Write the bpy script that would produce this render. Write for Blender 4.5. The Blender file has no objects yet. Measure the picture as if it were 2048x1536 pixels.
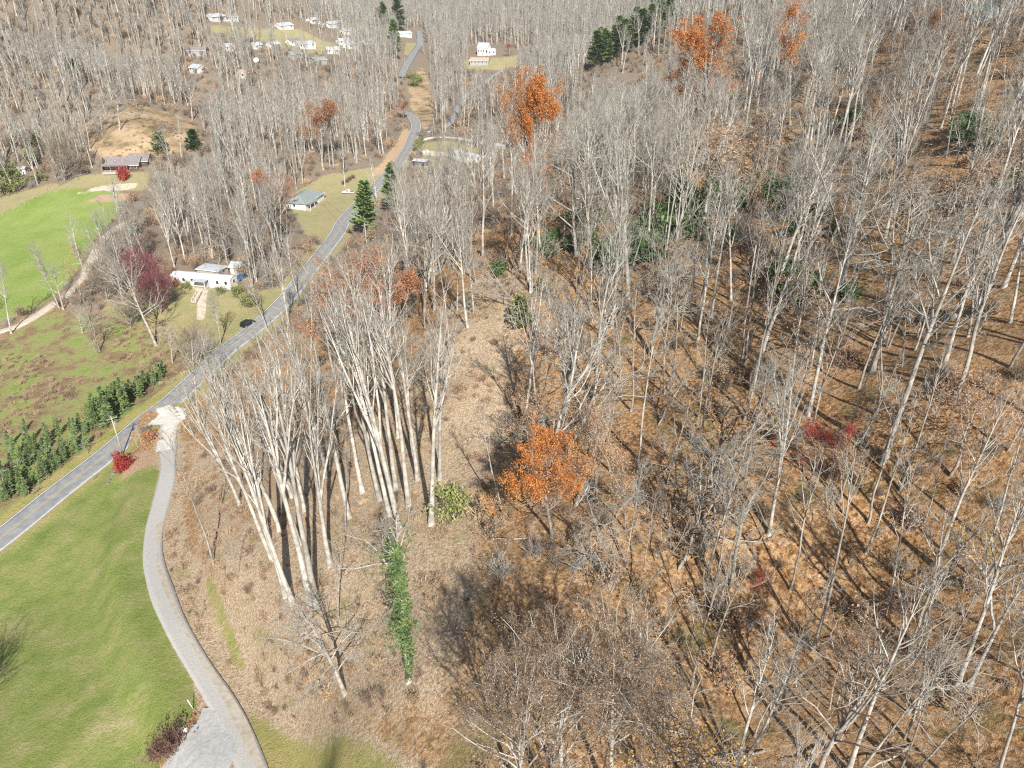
import bpy, math, random
import numpy as np
from mathutils import Vector, Matrix
random.seed(7); np.random.seed(7)
R = math.radians
sc = bpy.context.scene
col = sc.collection

# ------------------------------------------------------------------ camera, sky, sun, exposure
F, PITCH, CZ = 1460.0, R(30.0), 100.0            # focal length in pixels of the 2048 px photograph
CP, SP = math.cos(PITCH), math.sin(PITCH)
cd = bpy.data.cameras.new('camera'); cam = bpy.data.objects.new('camera', cd); col.objects.link(cam)
cam.location = (0, 0, CZ); cam.rotation_euler = (R(90) - PITCH, 0, 0)
cd.sensor_width = 36.0; cd.lens = F / 2048 * 36.0; cd.clip_start = 0.5; cd.clip_end = 6000
sc.camera = cam
SUN_EL, SUN_AZ = R(38), R(166)                   # azimuth from +Y towards +X
w = bpy.data.worlds.new('World'); sc.world = w; w.use_nodes = True
nt = w.node_tree; nt.nodes.clear()
sky = nt.nodes.new('ShaderNodeTexSky'); sky.sky_type = 'NISHITA'; sky.sun_disc = False
sky.sun_elevation = SUN_EL; sky.sun_rotation = SUN_AZ; sky.altitude = 700; sky.dust_density = 1.5
bg = nt.nodes.new('ShaderNodeBackground'); bg.inputs[1].default_value = 0.06
wo = nt.nodes.new('ShaderNodeOutputWorld')
nt.links.new(sky.outputs[0], bg.inputs[0]); nt.links.new(bg.outputs[0], wo.inputs[0])
sd = bpy.data.lights.new('sun', 'SUN'); sun = bpy.data.objects.new('sun', sd); col.objects.link(sun)
sd.energy = 5.0; sd.angle = R(0.45); sd.color = (1.0, 0.95, 0.86)
to_sun = Vector((math.sin(SUN_AZ) * math.cos(SUN_EL), math.cos(SUN_AZ) * math.cos(SUN_EL), math.sin(SUN_EL)))
sun.rotation_euler = to_sun.to_track_quat('Z', 'Y').to_euler(); sun.location = (60, -80, 160)
sc.view_settings.view_transform = 'Standard'; sc.view_settings.look = 'None'
sc.view_settings.gamma = 1.0; sc.view_settings.use_curve_mapping = False
sc.view_settings.exposure = 0.80
sc.render.engine = 'CYCLES'
sc.cycles.use_denoising = False
sc.cycles.max_bounces = 4; sc.cycles.diffuse_bounces = 2; sc.cycles.volume_bounces = 0
sc.cycles.filter_width = 1.2

# ------------------------------------------------------------------ terrain
def rayd(px, py):
    v = py - 768.0
    return np.array([px - 1024.0, F * CP - v * SP, -(F * SP + v * CP)])
def pixz(px, py, z):
    d = rayd(px, py); t = (z - CZ) / d[2]
    return d[0] * t, d[1] * t
CTRL = [(-200,1240,0),(0,1078,1),(150,960,1),(330,820,1),(430,725,1),(513,655,2),(590,570,4),(670,481,5),(720,410,6),(770,350,7),(820,300,8),(835,260,9),(800,225,10),
 (815,130,25),(830,90,30),(840,40,40),(610,395,6),(400,560,5),(480,560,5),(250,340,14),(290,232,32),(230,250,28),(350,255,26),(400,275,15),(160,290,18),(300,205,20),
 (0,640,1),(100,450,5),(230,400,9),(0,400,8),(100,600,2),(0,800,0),(100,850,0),(220,750,0),(300,640,2),(350,480,8),(450,450,9),(520,330,14),(600,250,18),(700,300,14),(450,200,25),(150,400,9),
 (0,1150,1),(150,1200,4),(250,980,3),(0,1500,8),(200,1450,11),(-200,1400,3),(290,1050,7),(315,890,3),(310,930,5),(300,1100,9),(330,1250,12),(430,1400,15),(480,1536,17),
 (430,1130,18),(590,1200,26),(700,1035,30),(655,950,26),(865,1050,38),(818,1360,37),(560,1480,20),(690,1385,28),(800,1500,34),(1000,1500,40),(1135,900,42),(980,1250,41),(980,1000,40),
 (1220,1500,43),(1620,1300,44),(1910,790,61),(1740,740,57),(1500,700,53),(1250,590,50),(1152,515,50),(1040,540,48),(940,640,44),(1280,910,46),(1550,1050,48),(1900,1100,53),
 (2040,1350,53),(1900,1500,48),(1650,1500,45),(2040,600,67),(1800,500,63),(1500,480,57),(1350,450,53),(1900,300,72),(1600,250,65),(2040,100,84),(1750,80,80),(1405,274,60),(1065,427,51),
 (830,480,25),(620,760,7),(700,800,18),(780,650,28),(500,850,6),(400,950,9),(950,400,33),(880,300,9),(950,320,12),(1000,270,16),(915,210,13),(985,160,20),(900,120,28),(960,112,30),(1100,150,35),
 (1200,140,37),(1330,50,66),(1000,0,62),(1000,50,46),(600,92,41),(450,45,60),(450,110,44),(450,0,74),(200,50,64),(150,150,45),(0,0,80),(0,100,55),(0,250,27),(0,330,15),(700,40,52),(700,100,38),(390,145,38)]
ctrl = []
for px, py, z in CTRL:
    x, y = pixz(px, py, z); ctrl.append((x, y, z))
ctrl += [(-700,900,150),(0,1350,120),(600,1000,150),(-300,800,115),(350,620,95),(-80,1150,85),(200,1150,85),(-200,0,-2),(-90,0,12),(-60,25,14),(90,0,72),(0,0,46),(0,-60,46),(160,90,92),(-260,180,2),
         (-150,60,1),(-500,300,30),(-500,500,90),(-120,-40,4),(300,300,100),(600,500,150),(200,-60,90),(-300,-80,0),(60,180,57),(25,215,40),(10,300,22),(60,330,35),(50,400,22),(150,420,62),(-700,0,60),(-600,1400,200),(700,1400,200)]
C = np.array(ctrl)
def tps_k(r2): return np.where(r2 > 0, 0.5 * r2 * np.log(np.maximum(r2, 1e-12)), 0.0)
S = 100.0
cx = C[:, :2] / S
K = tps_k(((cx[:, None] - cx[None]) ** 2).sum(-1)); n = len(C)
K += np.eye(n) * 0.0025 * (1 + (C[:, 1].clip(0) / 200) ** 2)
Pm = np.c_[np.ones(n), cx]
A = np.zeros((n + 3, n + 3)); A[:n, :n] = K; A[:n, n:] = Pm; A[n:, :n] = Pm.T
sol = np.linalg.solve(A, np.r_[C[:, 2], 0, 0, 0])
GX0, GY0, GS = -1250.0, -160.0, 6.0
gx = np.arange(GX0, 1250, GS); gy = np.arange(GY0, 1640, GS)
GXX, GYY = np.meshgrid(gx, gy)
q = np.c_[GXX.ravel(), GYY.ravel()] / S
G = np.zeros(len(q))
for i in range(0, len(q), 8000):
    qq = q[i:i + 8000]
    G[i:i + 8000] = tps_k(((qq[:, None] - cx[None]) ** 2).sum(-1)) @ sol[:n] + sol[n] + qq @ sol[n + 1:]
G = G.reshape(GXX.shape)
def vnoise(x, y, s, seed=0):
    x = np.asarray(x, float) / s; y = np.asarray(y, float) / s
    ix = np.floor(x).astype(np.int64); iy = np.floor(y).astype(np.int64); fx = x - ix; fy = y - iy
    fx = fx * fx * (3 - 2 * fx); fy = fy * fy * (3 - 2 * fy)
    def h(a, b):
        k = (a * 374761393 + b * 668265263 + seed * 1442695) & 0xffffffff
        k = ((k ^ (k >> 13)) * 1274126177) & 0xffffffff
        return ((k ^ (k >> 16)) & 0xffff) / 65535.0
    return (h(ix, iy) * (1 - fx) + h(ix + 1, iy) * fx) * (1 - fy) + (h(ix, iy + 1) * (1 - fx) + h(ix + 1, iy + 1) * fx) * fy
def base_T(x, y):
    x = np.asarray(x, float); y = np.asarray(y, float)
    u = np.clip((x - GX0) / GS, 1, len(gx) - 3.001); v = np.clip((y - GY0) / GS, 1, len(gy) - 3.001)
    i = np.floor(u).astype(int); j = np.floor(v).astype(int); fu = u - i; fv = v - j
    def cr(p0, p1, p2, p3, t): return p1 + 0.5 * t * (p2 - p0 + t * (2 * p0 - 5 * p1 + 4 * p2 - p3 + t * (3 * (p1 - p2) + p3 - p0)))
    rows = [cr(G[j + k, i - 1], G[j + k, i], G[j + k, i + 1], G[j + k, i + 2], fu) for k in (-1, 0, 1, 2)]
    return cr(*rows, fv)
def march(fn, px, py):
    d = rayd(px, py); d = d / np.linalg.norm(d)
    ts = np.concatenate([np.arange(15, 260, 1.0), np.arange(260, 1700, 3.0)])
    z = CZ + d[2] * ts; g = fn(d[0] * ts, d[1] * ts)
    below = np.nonzero(z < g)[0]
    if len(below) == 0: t = 1600.0
    else:
        k = below[0]
        if k == 0: t = ts[0]
        else:
            a = z[k - 1] - g[k - 1]; b = g[k] - z[k]; t = ts[k - 1] + (ts[k] - ts[k - 1]) * a / (a + b)
    return d[0] * t, d[1] * t, CZ + d[2] * t
def spline(P, step):
    P = np.array(P, float); out = []
    Q = np.vstack([2 * P[0] - P[1], P, 2 * P[-1] - P[-2]])
    for i in range(1, len(Q) - 2):
        L = np.linalg.norm(Q[i + 1] - Q[i]); m = max(2, int(L / step))
        for s in range(m):
            t = s / m; p0, p1, p2, p3 = Q[i - 1], Q[i], Q[i + 1], Q[i + 2]
            out.append(p1 + 0.5 * t * (p2 - p0 + t * (2 * p0 - 5 * p1 + 4 * p2 - p3 + t * (3 * (p1 - p2) + p3 - p0))))
    out.append(P[-1]); return np.array(out)
def road_path(pix, step=3.0, sm=8):
    P = spline([march(base_T, *p)[:2] for p in pix], step)
    z = base_T(P[:, 0], P[:, 1])
    k = np.ones(2 * sm + 1) / (2 * sm + 1)
    z = np.convolve(np.pad(z, sm, 'edge'), k, 'valid')
    return np.c_[P, z]
ROADS = {
 'road': (road_path([(-260,1265),(-120,1165),(0,1075),(110,989),(221,900),(297,836),(345,802),(444,710),(513,655),(581,587),(670,476),(690,440),(750,376),(802,318),(826,273),(832,250),(820,232),(800,222)]), 3.2),
 'far_road': (road_path([(803,158),(809,137),(822,115),(836,96),(840,80),(838,62)]), 3.2),
 'driveway': (road_path([(330,815),(345,838),(338,862),(332,900),(330,950),(318,1000),(303,1060),(300,1120),(318,1190),(347,1260),(387,1330),(427,1395),(457,1450),(487,1520),(515,1600)], 2.0, 6), 1.75),
 'farm_track': (road_path([(-200,700),(0,663),(60,640),(105,610),(140,585),(165,555),(185,515),(215,470),(255,440)], 3.0, 6), 1.6),
 'side_lane': (road_path([(850,268),(900,245),(915,215),(935,190),(970,165),(1000,140)], 4.0, 6), 2.4),
 'gravel_lane': (road_path([(838,284),(860,277),(900,275),(950,283),(985,292)], 3.0, 6), 2.0),
}
def T(x, y):
    x = np.asarray(x, float); y = np.asarray(y, float); shp = x.shape
    xf = x.ravel(); yf = y.ravel(); z = base_T(xf, yf)
    amp = .18 + .82 * np.clip((z - 14) / 14, 0, 1); z = z + ((vnoise(xf, yf, 9, 3) - .5) * 1.1 + (vnoise(xf, yf, 3.2, 5) - .5) * 0.35) * amp
    zb = z.copy()
    for P, hw in ROADS.values():
        m = (xf > P[:, 0].min() - 14) & (xf < P[:, 0].max() + 14) & (yf > P[:, 1].min() - 14) & (yf < P[:, 1].max() + 14)
        idx = np.nonzero(m)[0]
        if not len(idx): continue
        for s in range(0, len(idx), 20000):
            ii = idx[s:s + 20000]
            dd = (xf[ii, None] - P[None, :, 0]) ** 2 + (yf[ii, None] - P[None, :, 1]) ** 2
            k = dd.argmin(1); dist = np.sqrt(dd[np.arange(len(ii)), k])
            wgt = np.clip(1 - (dist - hw - (2.6 if hw == 1.75 else 1.6)) / 6.0, 0, 1); wgt = wgt * wgt * (3 - 2 * wgt)
            D = np.gradient(P, axis=0); L2 = (D[:, :2] ** 2).sum(1) + 1e-9
            al = ((xf[ii] - P[k, 0]) * D[k, 0] + (yf[ii] - P[k, 1]) * D[k, 1]) / L2[k]; al = np.clip(al, -.6, .6)
            z[ii] = z[ii] * (1 - wgt) + (P[k, 2] + al * D[k, 2]) * wgt
    return z.reshape(shp)
def g(px, py):
    return march(T, px, py)
def Tz(x, y): return float(T(np.array([x]), np.array([y]))[0])

# ------------------------------------------------------------------ helpers: tagging, meshes, materials
def tag(o, label=None, cat=None, group=None, kind=None):
    if label: o['label'] = label
    if cat: o['category'] = cat
    if group: o['group'] = group
    if kind: o['kind'] = kind
    return o
def empty(name, loc, rz=0.0, scale=1.0):
    o = bpy.data.objects.new(name, None); col.objects.link(o); o.location = loc; o.rotation_euler = (0, 0, rz)
    o.scale = (scale,) * 3 if np.isscalar(scale) else scale
    o.empty_display_size = 0.3
    return o
def obj(name, me, parent=None, loc=None):
    o = bpy.data.objects.new(name, me); col.objects.link(o)
    if parent is not None: o.parent = parent
    if loc is not None: o.location = loc
    return o
def make_mesh(name, V, groups, mats, smooth=False):
    """groups: list of (face array (n,k), material index)"""
    me = bpy.data.meshes.new(name); V = np.asarray(V, dtype=np.float32)
    groups = [(np.asarray(f, dtype=np.int32), m) for f, m in groups if len(f)]
    me.vertices.add(len(V)); me.vertices.foreach_set('co', V.ravel())
    nl = sum(f.size for f, _ in groups); nf = sum(len(f) for f, _ in groups)
    me.loops.add(nl); me.polygons.add(nf)
    me.loops.foreach_set('vertex_index', np.concatenate([f.ravel() for f, _ in groups]))
    tot = np.concatenate([np.full(len(f), f.shape[1]) for f, _ in groups])
    me.polygons.foreach_set('loop_start', np.r_[0, np.cumsum(tot)[:-1]].astype(np.int32))
    me.polygons.foreach_set('material_index', np.concatenate([np.full(len(f), m) for f, m in groups]).astype(np.int32))
    me.polygons.foreach_set('use_smooth', np.full(nf, smooth))
    for m in mats: me.materials.append(m)
    me.update(calc_edges=True); me.validate()
    return me
class Mesh:
    """small polygon collector for buildings, vehicles and furniture"""
    def __init__(s): s.V = []; s.F = []
    def add(s, vs, fs):
        o = len(s.V); s.V += [tuple(v) for v in vs]; s.F += [tuple(i + o for i in f) for f in fs]
    def box(s, x0, x1, y0, y1, z0, z1):
        s.add([(x0,y0,z0),(x1,y0,z0),(x1,y1,z0),(x0,y1,z0),(x0,y0,z1),(x1,y0,z1),(x1,y1,z1),(x0,y1,z1)],
              [(0,3,2,1),(4,5,6,7),(0,1,5,4),(1,2,6,5),(2,3,7,6),(3,0,4,7)])
    def cyl(s, p, q, r0, r1, k=8):
        p = Vector(p); q = Vector(q); d = (q - p).normalized(); a = d.orthogonal().normalized(); b = d.cross(a)
        vs = []
        for c, r in ((p, r0), (q, r1)):
            for i in range(k):
                t = 2 * math.pi * i / k; vs.append(c + a * (r * math.cos(t)) + b * (r * math.sin(t)))
        s.add(vs, [(i, (i + 1) % k, k + (i + 1) % k, k + i) for i in range(k)] + [tuple(range(k))[::-1], tuple(range(k, 2 * k))])
    def build(s, name, mat, parent=None, smooth=False):
        me = bpy.data.meshes.new(name); me.from_pydata(s.V, [], s.F); me.materials.append(mat)
        if smooth:
            for p in me.polygons: p.use_smooth = True
        me.update(); return obj(name, me, parent)

def mat(name, c, rough=0.8, var=0.0, scale=2.0, spec=0.3, c2=None, bump=0.0, metal=0.0, objvar=0.0, coords='Object', detail=3, ramp=(.35, .65), trans=0.0):
    m = bpy.data.materials.new(name); m.use_nodes = True; t = m.node_tree; b = t.nodes['Principled BSDF']
    b.inputs['Roughness'].default_value = rough; b.inputs['Specular IOR Level'].default_value = spec; b.inputs['Metallic'].default_value = metal
    c = tuple(c) + (1,)
    out = None
    if c2 is not None or bump:
        tc = t.nodes.new('ShaderNodeTexCoord'); no = t.nodes.new('ShaderNodeTexNoise')
        no.inputs['Scale'].default_value = scale; no.inputs['Detail'].default_value = detail
        t.links.new(tc.outputs[coords], no.inputs['Vector'])
        if c2 is not None:
            rp = t.nodes.new('ShaderNodeValToRGB'); rp.color_ramp.elements[0].position = ramp[0]; rp.color_ramp.elements[1].position = ramp[1]
            rp.color_ramp.elements[0].color = c; rp.color_ramp.elements[1].color = tuple(c2) + (1,)
            t.links.new(no.outputs['Fac'], rp.inputs['Fac']); out = rp.outputs[0]
        if bump:
            bp = t.nodes.new('ShaderNodeBump'); bp.inputs['Strength'].default_value = bump; bp.inputs['Distance'].default_value = 0.05
            t.links.new(no.outputs['Fac'], bp.inputs['Height']); t.links.new(bp.outputs[0], b.inputs['Normal'])
    if objvar:
        oi = t.nodes.new('ShaderNodeObjectInfo'); mr = t.nodes.new('ShaderNodeMapRange')
        mr.inputs['To Min'].default_value = 1 - objvar; mr.inputs['To Max'].default_value = 1 + objvar
        t.links.new(oi.outputs['Random'], mr.inputs['Value'])
        mx = t.nodes.new('ShaderNodeVectorMath'); mx.operation = 'SCALE'
        if out is not None: t.links.new(out, mx.inputs[0])
        else: mx.inputs[0].default_value = c[:3]
        t.links.new(mr.outputs[0], mx.inputs['Scale']); out = mx.outputs[0]
    if out is not None: t.links.new(out, b.inputs['Base Color'])
    else: b.inputs['Base Color'].default_value = c
    if trans:
        tr = t.nodes.new('ShaderNodeBsdfTranslucent'); ms = t.nodes.new('ShaderNodeMixShader'); ms.inputs[0].default_value = trans
        if out is not None: t.links.new(out, tr.inputs['Color'])
        else: tr.inputs['Color'].default_value = c
        t.links.new(b.outputs[0], ms.inputs[1]); t.links.new(tr.outputs[0], ms.inputs[2])
        t.links.new(ms.outputs[0], t.nodes['Material Output'].inputs['Surface'])
    return m

# ------------------------------------------------------------------ ground sheet with zones
def poly_w(pix): return np.array([g(*p)[:2] for p in pix])
def inside_soft(x, y, P, soft):
    """1 inside, 0 outside, smooth over `soft` metres"""
    n = len(P); ins = np.zeros(len(x), bool); dmin = np.full(len(x), 1e9)
    for i in range(n):
        x0, y0 = P[i]; x1, y1 = P[(i + 1) % n]
        c = ((y0 > y) != (y1 > y)) & (x < (x1 - x0) * (y - y0) / ((y1 - y0) or 1e-9) + x0); ins ^= c
        dx, dy = x1 - x0, y1 - y0; L = dx * dx + dy * dy + 1e-9
        t = np.clip(((x - x0) * dx + (y - y0) * dy) / L, 0, 1)
        dmin = np.minimum(dmin, np.hypot(x - x0 - t * dx, y - y0 - t * dy))
    sdf = np.where(ins, dmin, -dmin)
    return np.clip(0.5 + sdf / soft, 0, 1)
ZP = {
 'lawn': [([(-400,1400),(-120,1200),(0,1112),(120,1022),(225,935),(262,918),(300,925),(318,940),(306,1000),(290,1080),(290,1140),(310,1215),(345,1290),(383,1360),(395,1400),(385,1430),(340,1500),(290,1560),(200,1700),(-400,1700)], 2.0)],
 'field': [([(-400,735),(0,645),(60,622),(110,590),(150,550),(180,490),(215,450),(245,425),(240,383),(130,378),(75,392),(0,428),(-400,560)], 3.0)],
 'meadow': [([(-400,850),(0,682),(110,620),(240,640),(330,640),(400,700),(400,735),(320,800),(210,868),(100,960),(0,1030),(-400,1300)], 3.0)],
 'tan': [([(50,1455),(72,1440),(95,1446),(92,1460),(64,1474)], 2.6), ([(185,1242),(200,1234),(216,1240),(205,1252)], 2.2),([(380,880),(480,900),(520,850),(560,880),(720,850),(900,760),(960,900),(900,1200),(880,1420),(700,1450),(600,1350),(420,1180)], 14.0), ([(815,160),(845,130),(862,180),(872,230),(850,262),(835,235),(822,215)], 6.0),([(345,830),(372,900),(365,1000),(375,1080),(420,1160),(520,1230),(560,1300),(640,1400),(760,1480),(900,1560),(900,1700),(540,1700),(500,1480),(440,1350),(370,1250),(330,1150),(330,1040),(345,950)], 3.0),
         ([(720,880),(820,700),(950,560),(1060,520),(1030,700),(1020,850),(960,1000),(960,1200),(880,1400),(700,1400),(700,1200)], 10.0),
         ([(215,320),(170,300),(220,235),(290,212),(350,225),(400,262),(410,300),(300,318)], 6.0)],
 'yard': [([(500,1430),(560,1460),(640,1490),(760,1510),(820,1560),(820,1700),(520,1700)], 5.0), ([(420,1150),(470,1270),(490,1340),(478,1345),(440,1260),(405,1165)], 3.0),([(325,545),(400,560),(470,585),(590,572),(560,612),(430,712),(390,725),(340,700),(300,660),(200,625),(215,600),(300,610)], 3.0),
          ([(590,430),(570,395),(650,350),(760,335),(775,345),(710,415),(650,475),(610,470)], 4.0),
          ([(845,330),(845,283),(900,280),(960,300),(930,330),(870,345)], 4.0), ([(60,400),(160,350),(230,345),(300,345),(290,382),(150,378),(90,385)], 5.0), ([(-60,440),(0,395),(110,365),(130,380),(60,400),(0,432)],5.0),
          ([(808,110),(812,85),(835,85),(828,110)], 8.0),([(920,120),(1060,108),(1080,125),(940,140)], 10.0),([(420,50),(600,58),(700,95),(640,110),(500,75),(420,65)], 15.0)],
 'dirt': [([(205,303),(260,296),(300,302),(290,312),(200,318)], 3.0), ([(255,935),(262,915),(300,900),(318,905),(300,935),(262,950),(235,965)], 3.0), ([(160,408),(200,390),(262,385),(262,402),(200,405)], 2.5),
          ([(735,352),(765,325),(790,290),(808,255),(822,262),(812,300),(775,345)], 4.0), ([(520,850),(560,840),(560,1000),(530,1000)], 5.0)],
 'pale': [([(150,388),(200,372),(275,366),(275,376),(200,383)], 3.0), ([(845,300),(900,305),(905,312),(845,310)], 2.5), ([(395,570),(415,572),(408,640),(392,640)], 1.0)],
}
ys = [-60.0]
while ys[-1] < 1600: ys.append(ys[-1] + 0.75 + 0.0105 * max(ys[-1], 0))
ys = np.array(ys); NU = 430
us = np.linspace(-1, 1, NU)
X = us[None, :] * (105 + 0.86 * ys.clip(0))[:, None]; Y = np.repeat(ys[:, None], NU, 1)
xf, yf = X.ravel(), Y.ravel()
ZPW = {k: [(poly_w(p), s) for p, s in v] for k, v in ZP.items()}
def zone(k, x, y):
    r = np.zeros(len(x))
    for P, s in ZPW[k]: r = np.maximum(r, inside_soft(x, y, P, s))
    return r
def road_dist(x, y, keys=None):
    r = np.full(len(x), 1e9)
    for k, (P, hw) in ROADS.items():
        if keys and k not in keys: continue
        for s in range(0, len(x), 20000):
            dd = (x[s:s + 20000, None] - P[None, :, 0]) ** 2 + (y[s:s + 20000, None] - P[None, :, 1]) ** 2
            r[s:s + 20000] = np.minimum(r[s:s + 20000], np.sqrt(dd.min(1)) - hw)
    return r
Zt = T(xf, yf); rd = road_dist(xf, yf); rdw = road_dist(xf, yf, ('driveway',))
Zm = Zt - np.where((rd < 0.6) | (rdw < 1.6), 0.14, 0.0)
PARK = [(402,1408),(392,1440),(360,1480),(325,1536),(290,1600),(390,1600),(470,1640),(470,1500),(440,1430)]
Zm = Zm - .3 * np.clip(inside_soft(xf, yf, poly_w(PARK), 2.0) * 2 - .9, 0, 1)
idx = np.arange(len(xf)).reshape(X.shape)
quads = np.stack([idx[:-1, :-1], idx[:-1, 1:], idx[1:, 1:], idx[1:, :-1]], -1).reshape(-1, 4)

def ground_material():
    m = bpy.data.materials.new('ground'); m.use_nodes = True; t = m.node_tree; N = t.nodes; L = t.links
    b = N['Principled BSDF']; b.inputs['Roughness'].default_value = 0.95; b.inputs['Specular IOR Level'].default_value = 0.1
    geo = N.new('ShaderNodeNewGeometry')
    def noise(scale, detail=4, rough=.6, vec=None):
        n_ = N.new('ShaderNodeTexNoise'); n_.inputs['Scale'].default_value = scale; n_.inputs['Detail'].default_value = detail; n_.inputs['Roughness'].default_value = rough
        L.new(vec or geo.outputs['Position'], n_.inputs['Vector']); return n_.outputs['Fac']
    def ramp(fac, stops):
        r_ = N.new('ShaderNodeValToRGB'); e = r_.color_ramp.elements
        while len(e) < len(stops): e.new(0.5)
        for el, (p, c_) in zip(e, stops): el.position = p; el.color = tuple(c_) + (1,)
        L.new(fac, r_.inputs['Fac']); return r_.outputs['Color']
    def mix(fac, a, c_, blend='MIX'):
        x_ = N.new('ShaderNodeMix'); x_.data_type = 'RGBA'; x_.blend_type = blend
        if isinstance(fac, float): x_.inputs[0].default_value = fac
        else: L.new(fac, x_.inputs[0])
        for sck, val in ((x_.inputs[6], a), (x_.inputs[7], c_)):
            if isinstance(val, tuple): sck.default_value = val + (1,)
            else: L.new(val, sck)
        return x_.outputs[2]
    def attr(name):
        a = N.new('ShaderNodeAttribute'); a.attribute_name = name; return a.outputs['Fac']
    n_big = noise(0.035, 3); n_mid = noise(0.22, 4); n_fine = noise(1.7, 5, .75); n_leaf = noise(5.5, 3, .8); n_edge = noise(0.6, 5, .7)
    vor = N.new('ShaderNodeTexVoronoi'); vor.inputs['Scale'].default_value = 2.7; L.new(geo.outputs['Position'], vor.inputs['Vector'])
    sep = N.new('ShaderNodeSeparateColor'); L.new(vor.outputs['Color'], sep.inputs[0]); leafr = sep.outputs[0]
    def soft(a):   # mask edge broken up by noise
        ma = N.new('ShaderNodeMath'); ma.operation = 'MULTIPLY_ADD'; L.new(n_edge, ma.inputs[0]); ma.inputs[1].default_value = 1.0; 
        L.new(a, ma.inputs[2])
        mr = N.new('ShaderNodeMapRange'); mr.inputs['From Min'].default_value = 0.90; mr.inputs['From Max'].default_value = 1.10; L.new(ma.outputs[0], mr.inputs['Value'])
        return mr.outputs[0]
    # leaf litter: orange brown leaves over dark soil
    n_l2 = noise(2.8, 4, .85)
    lit = ramp(leafr, [(0, (.035, .022, .014)), (.26, (.17, .085, .04)), (.42, (.45, .235, .10)), (.70, (.60, .365, .18)), (1, (.76, .60, .42))])
    lit2 = ramp(n_l2, [(.34, (.030, .020, .014)), (.43, (.25, .135, .065)), (.54, (.53, .30, .135)), (.67, (.74, .55, .35))])
    lit = mix(.55, lit, lit2)
    lit = mix(ramp(n_big, [(.42, (0, 0, 0)), (.62, (.55, .55, .55))]), lit, mix(.5, lit, (.42, .31, .20)))
    lit = mix(ramp(n_mid, [(.46, (0, 0, 0)), (.70, (.65, .65, .65))]), lit, mix(.6, lit, (.12, .10, .05)))
    lit = mix(ramp(noise(.11, 5, .7), [(.56, (0, 0, 0)), (.68, (.5, .5, .5))]), lit, (.19, .19, .075))
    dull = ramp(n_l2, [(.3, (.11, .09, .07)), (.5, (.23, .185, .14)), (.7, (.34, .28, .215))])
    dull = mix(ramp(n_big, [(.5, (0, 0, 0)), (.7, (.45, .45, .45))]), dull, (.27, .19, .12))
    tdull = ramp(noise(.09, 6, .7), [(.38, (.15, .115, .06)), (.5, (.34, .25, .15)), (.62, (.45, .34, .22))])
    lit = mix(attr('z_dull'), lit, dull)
    grn = ramp(n_mid, [(.62, (0, 0, 0)), (.75, (.6, .6, .6))]); lit = mix(grn, lit, (.16, .17, .06))
    # dry tan grass
    tan = ramp(n_l2, [(.32, (.15, .10, .06)), (.42, (.42, .31, .20)), (.54, (.62, .49, .35)), (.68, (.80, .68, .53))])
    tan = mix(ramp(n_leaf, [(.35, (.5, .5, .5)), (.6, (0, 0, 0))]), tan, (.24, .15, .085))
    tan = mix(ramp(n_mid, [(.55, (0, 0, 0)), (.75, (.7, .7, .7))]), tan, (.25, .25, .09))
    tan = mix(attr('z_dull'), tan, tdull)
    lawn = ramp(n_mid, [(.30, (.19, .26, .06)), (.46, (.27, .325, .09)), (.60, (.36, .36, .14)), (.74, (.48, .42, .22))])
    lawn = mix(ramp(n_big, [(.4, (0, 0, 0)), (.65, (.45, .45, .45))]), lawn, (.27, .255, .10))
    lawn = mix(ramp(n_fine, [(.3, (.5, .5, .5)), (.65, (0, 0, 0))]), lawn, (.16, .22, .045))
    lawn = mix(ramp(n_leaf, [(.55, (0, 0, 0)), (.8, (.6, .6, .6))]), lawn, (.36, .33, .14))
    field = ramp(noise(.07, 6, .65), [(.35, (.20, .30, .055)), (.5, (.27, .35, .09)), (.66, (.34, .37, .13))])
    field = mix(ramp(n_fine, [(.4, (.4, .4, .4)), (.7, (0, 0, 0))]), field, (.20, .26, .07))
    mead = ramp(noise(0.13, 6, .72), [(.36, (.20, .31, .06)), (.46, (.32, .37, .12)), (.51, (.33, .26, .14)), (.62, (.21, .13, .08))])
    mead = mix(ramp(n_leaf, [(.4, (.5, .5, .5)), (.7, (0, 0, 0))]), mead, (.20, .19, .08))
    yard = ramp(n_mid, [(.3, (.25, .29, .08)), (.5, (.38, .34, .13)), (.7, (.46, .36, .18))])
    yard = mix(ramp(n_fine, [(.3, (.5, .5, .5)), (.6, (0, 0, 0))]), yard, (.22, .22, .07))
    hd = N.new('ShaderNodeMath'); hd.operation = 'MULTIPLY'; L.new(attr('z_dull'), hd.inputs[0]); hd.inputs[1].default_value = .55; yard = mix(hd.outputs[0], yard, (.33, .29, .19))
    dirt = ramp(n_l2, [(.3, (.30, .19, .12)), (.5, (.48, .33, .21)), (.7, (.60, .46, .32))])
    c = lit
    c = mix(soft(attr('z_tan')), c, tan); c = mix(soft(attr('z_meadow')), c, mead); c = mix(soft(attr('z_yard')), c, yard)
    c = mix(soft(attr('z_field')), c, field); c = mix(soft(attr('z_lawn')), c, lawn); c = mix(soft(attr('z_dirt')), c, dirt)
    c = mix(soft(attr('z_pale')), c, ramp(n_fine, [(.3, (.50, .44, .33)), (.7, (.68, .62, .50))]))
    L.new(c, b.inputs['Base Color'])
    bp = N.new('ShaderNodeBump'); bp.inputs['Strength'].default_value = 1.0; bp.inputs['Distance'].default_value = 0.35
    L.new(n_fine, bp.inputs['Height'])
    bp2 = N.new('ShaderNodeBump'); bp2.inputs['Strength'].default_value = 0.9; bp2.inputs['Distance'].default_value = 0.16
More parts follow.
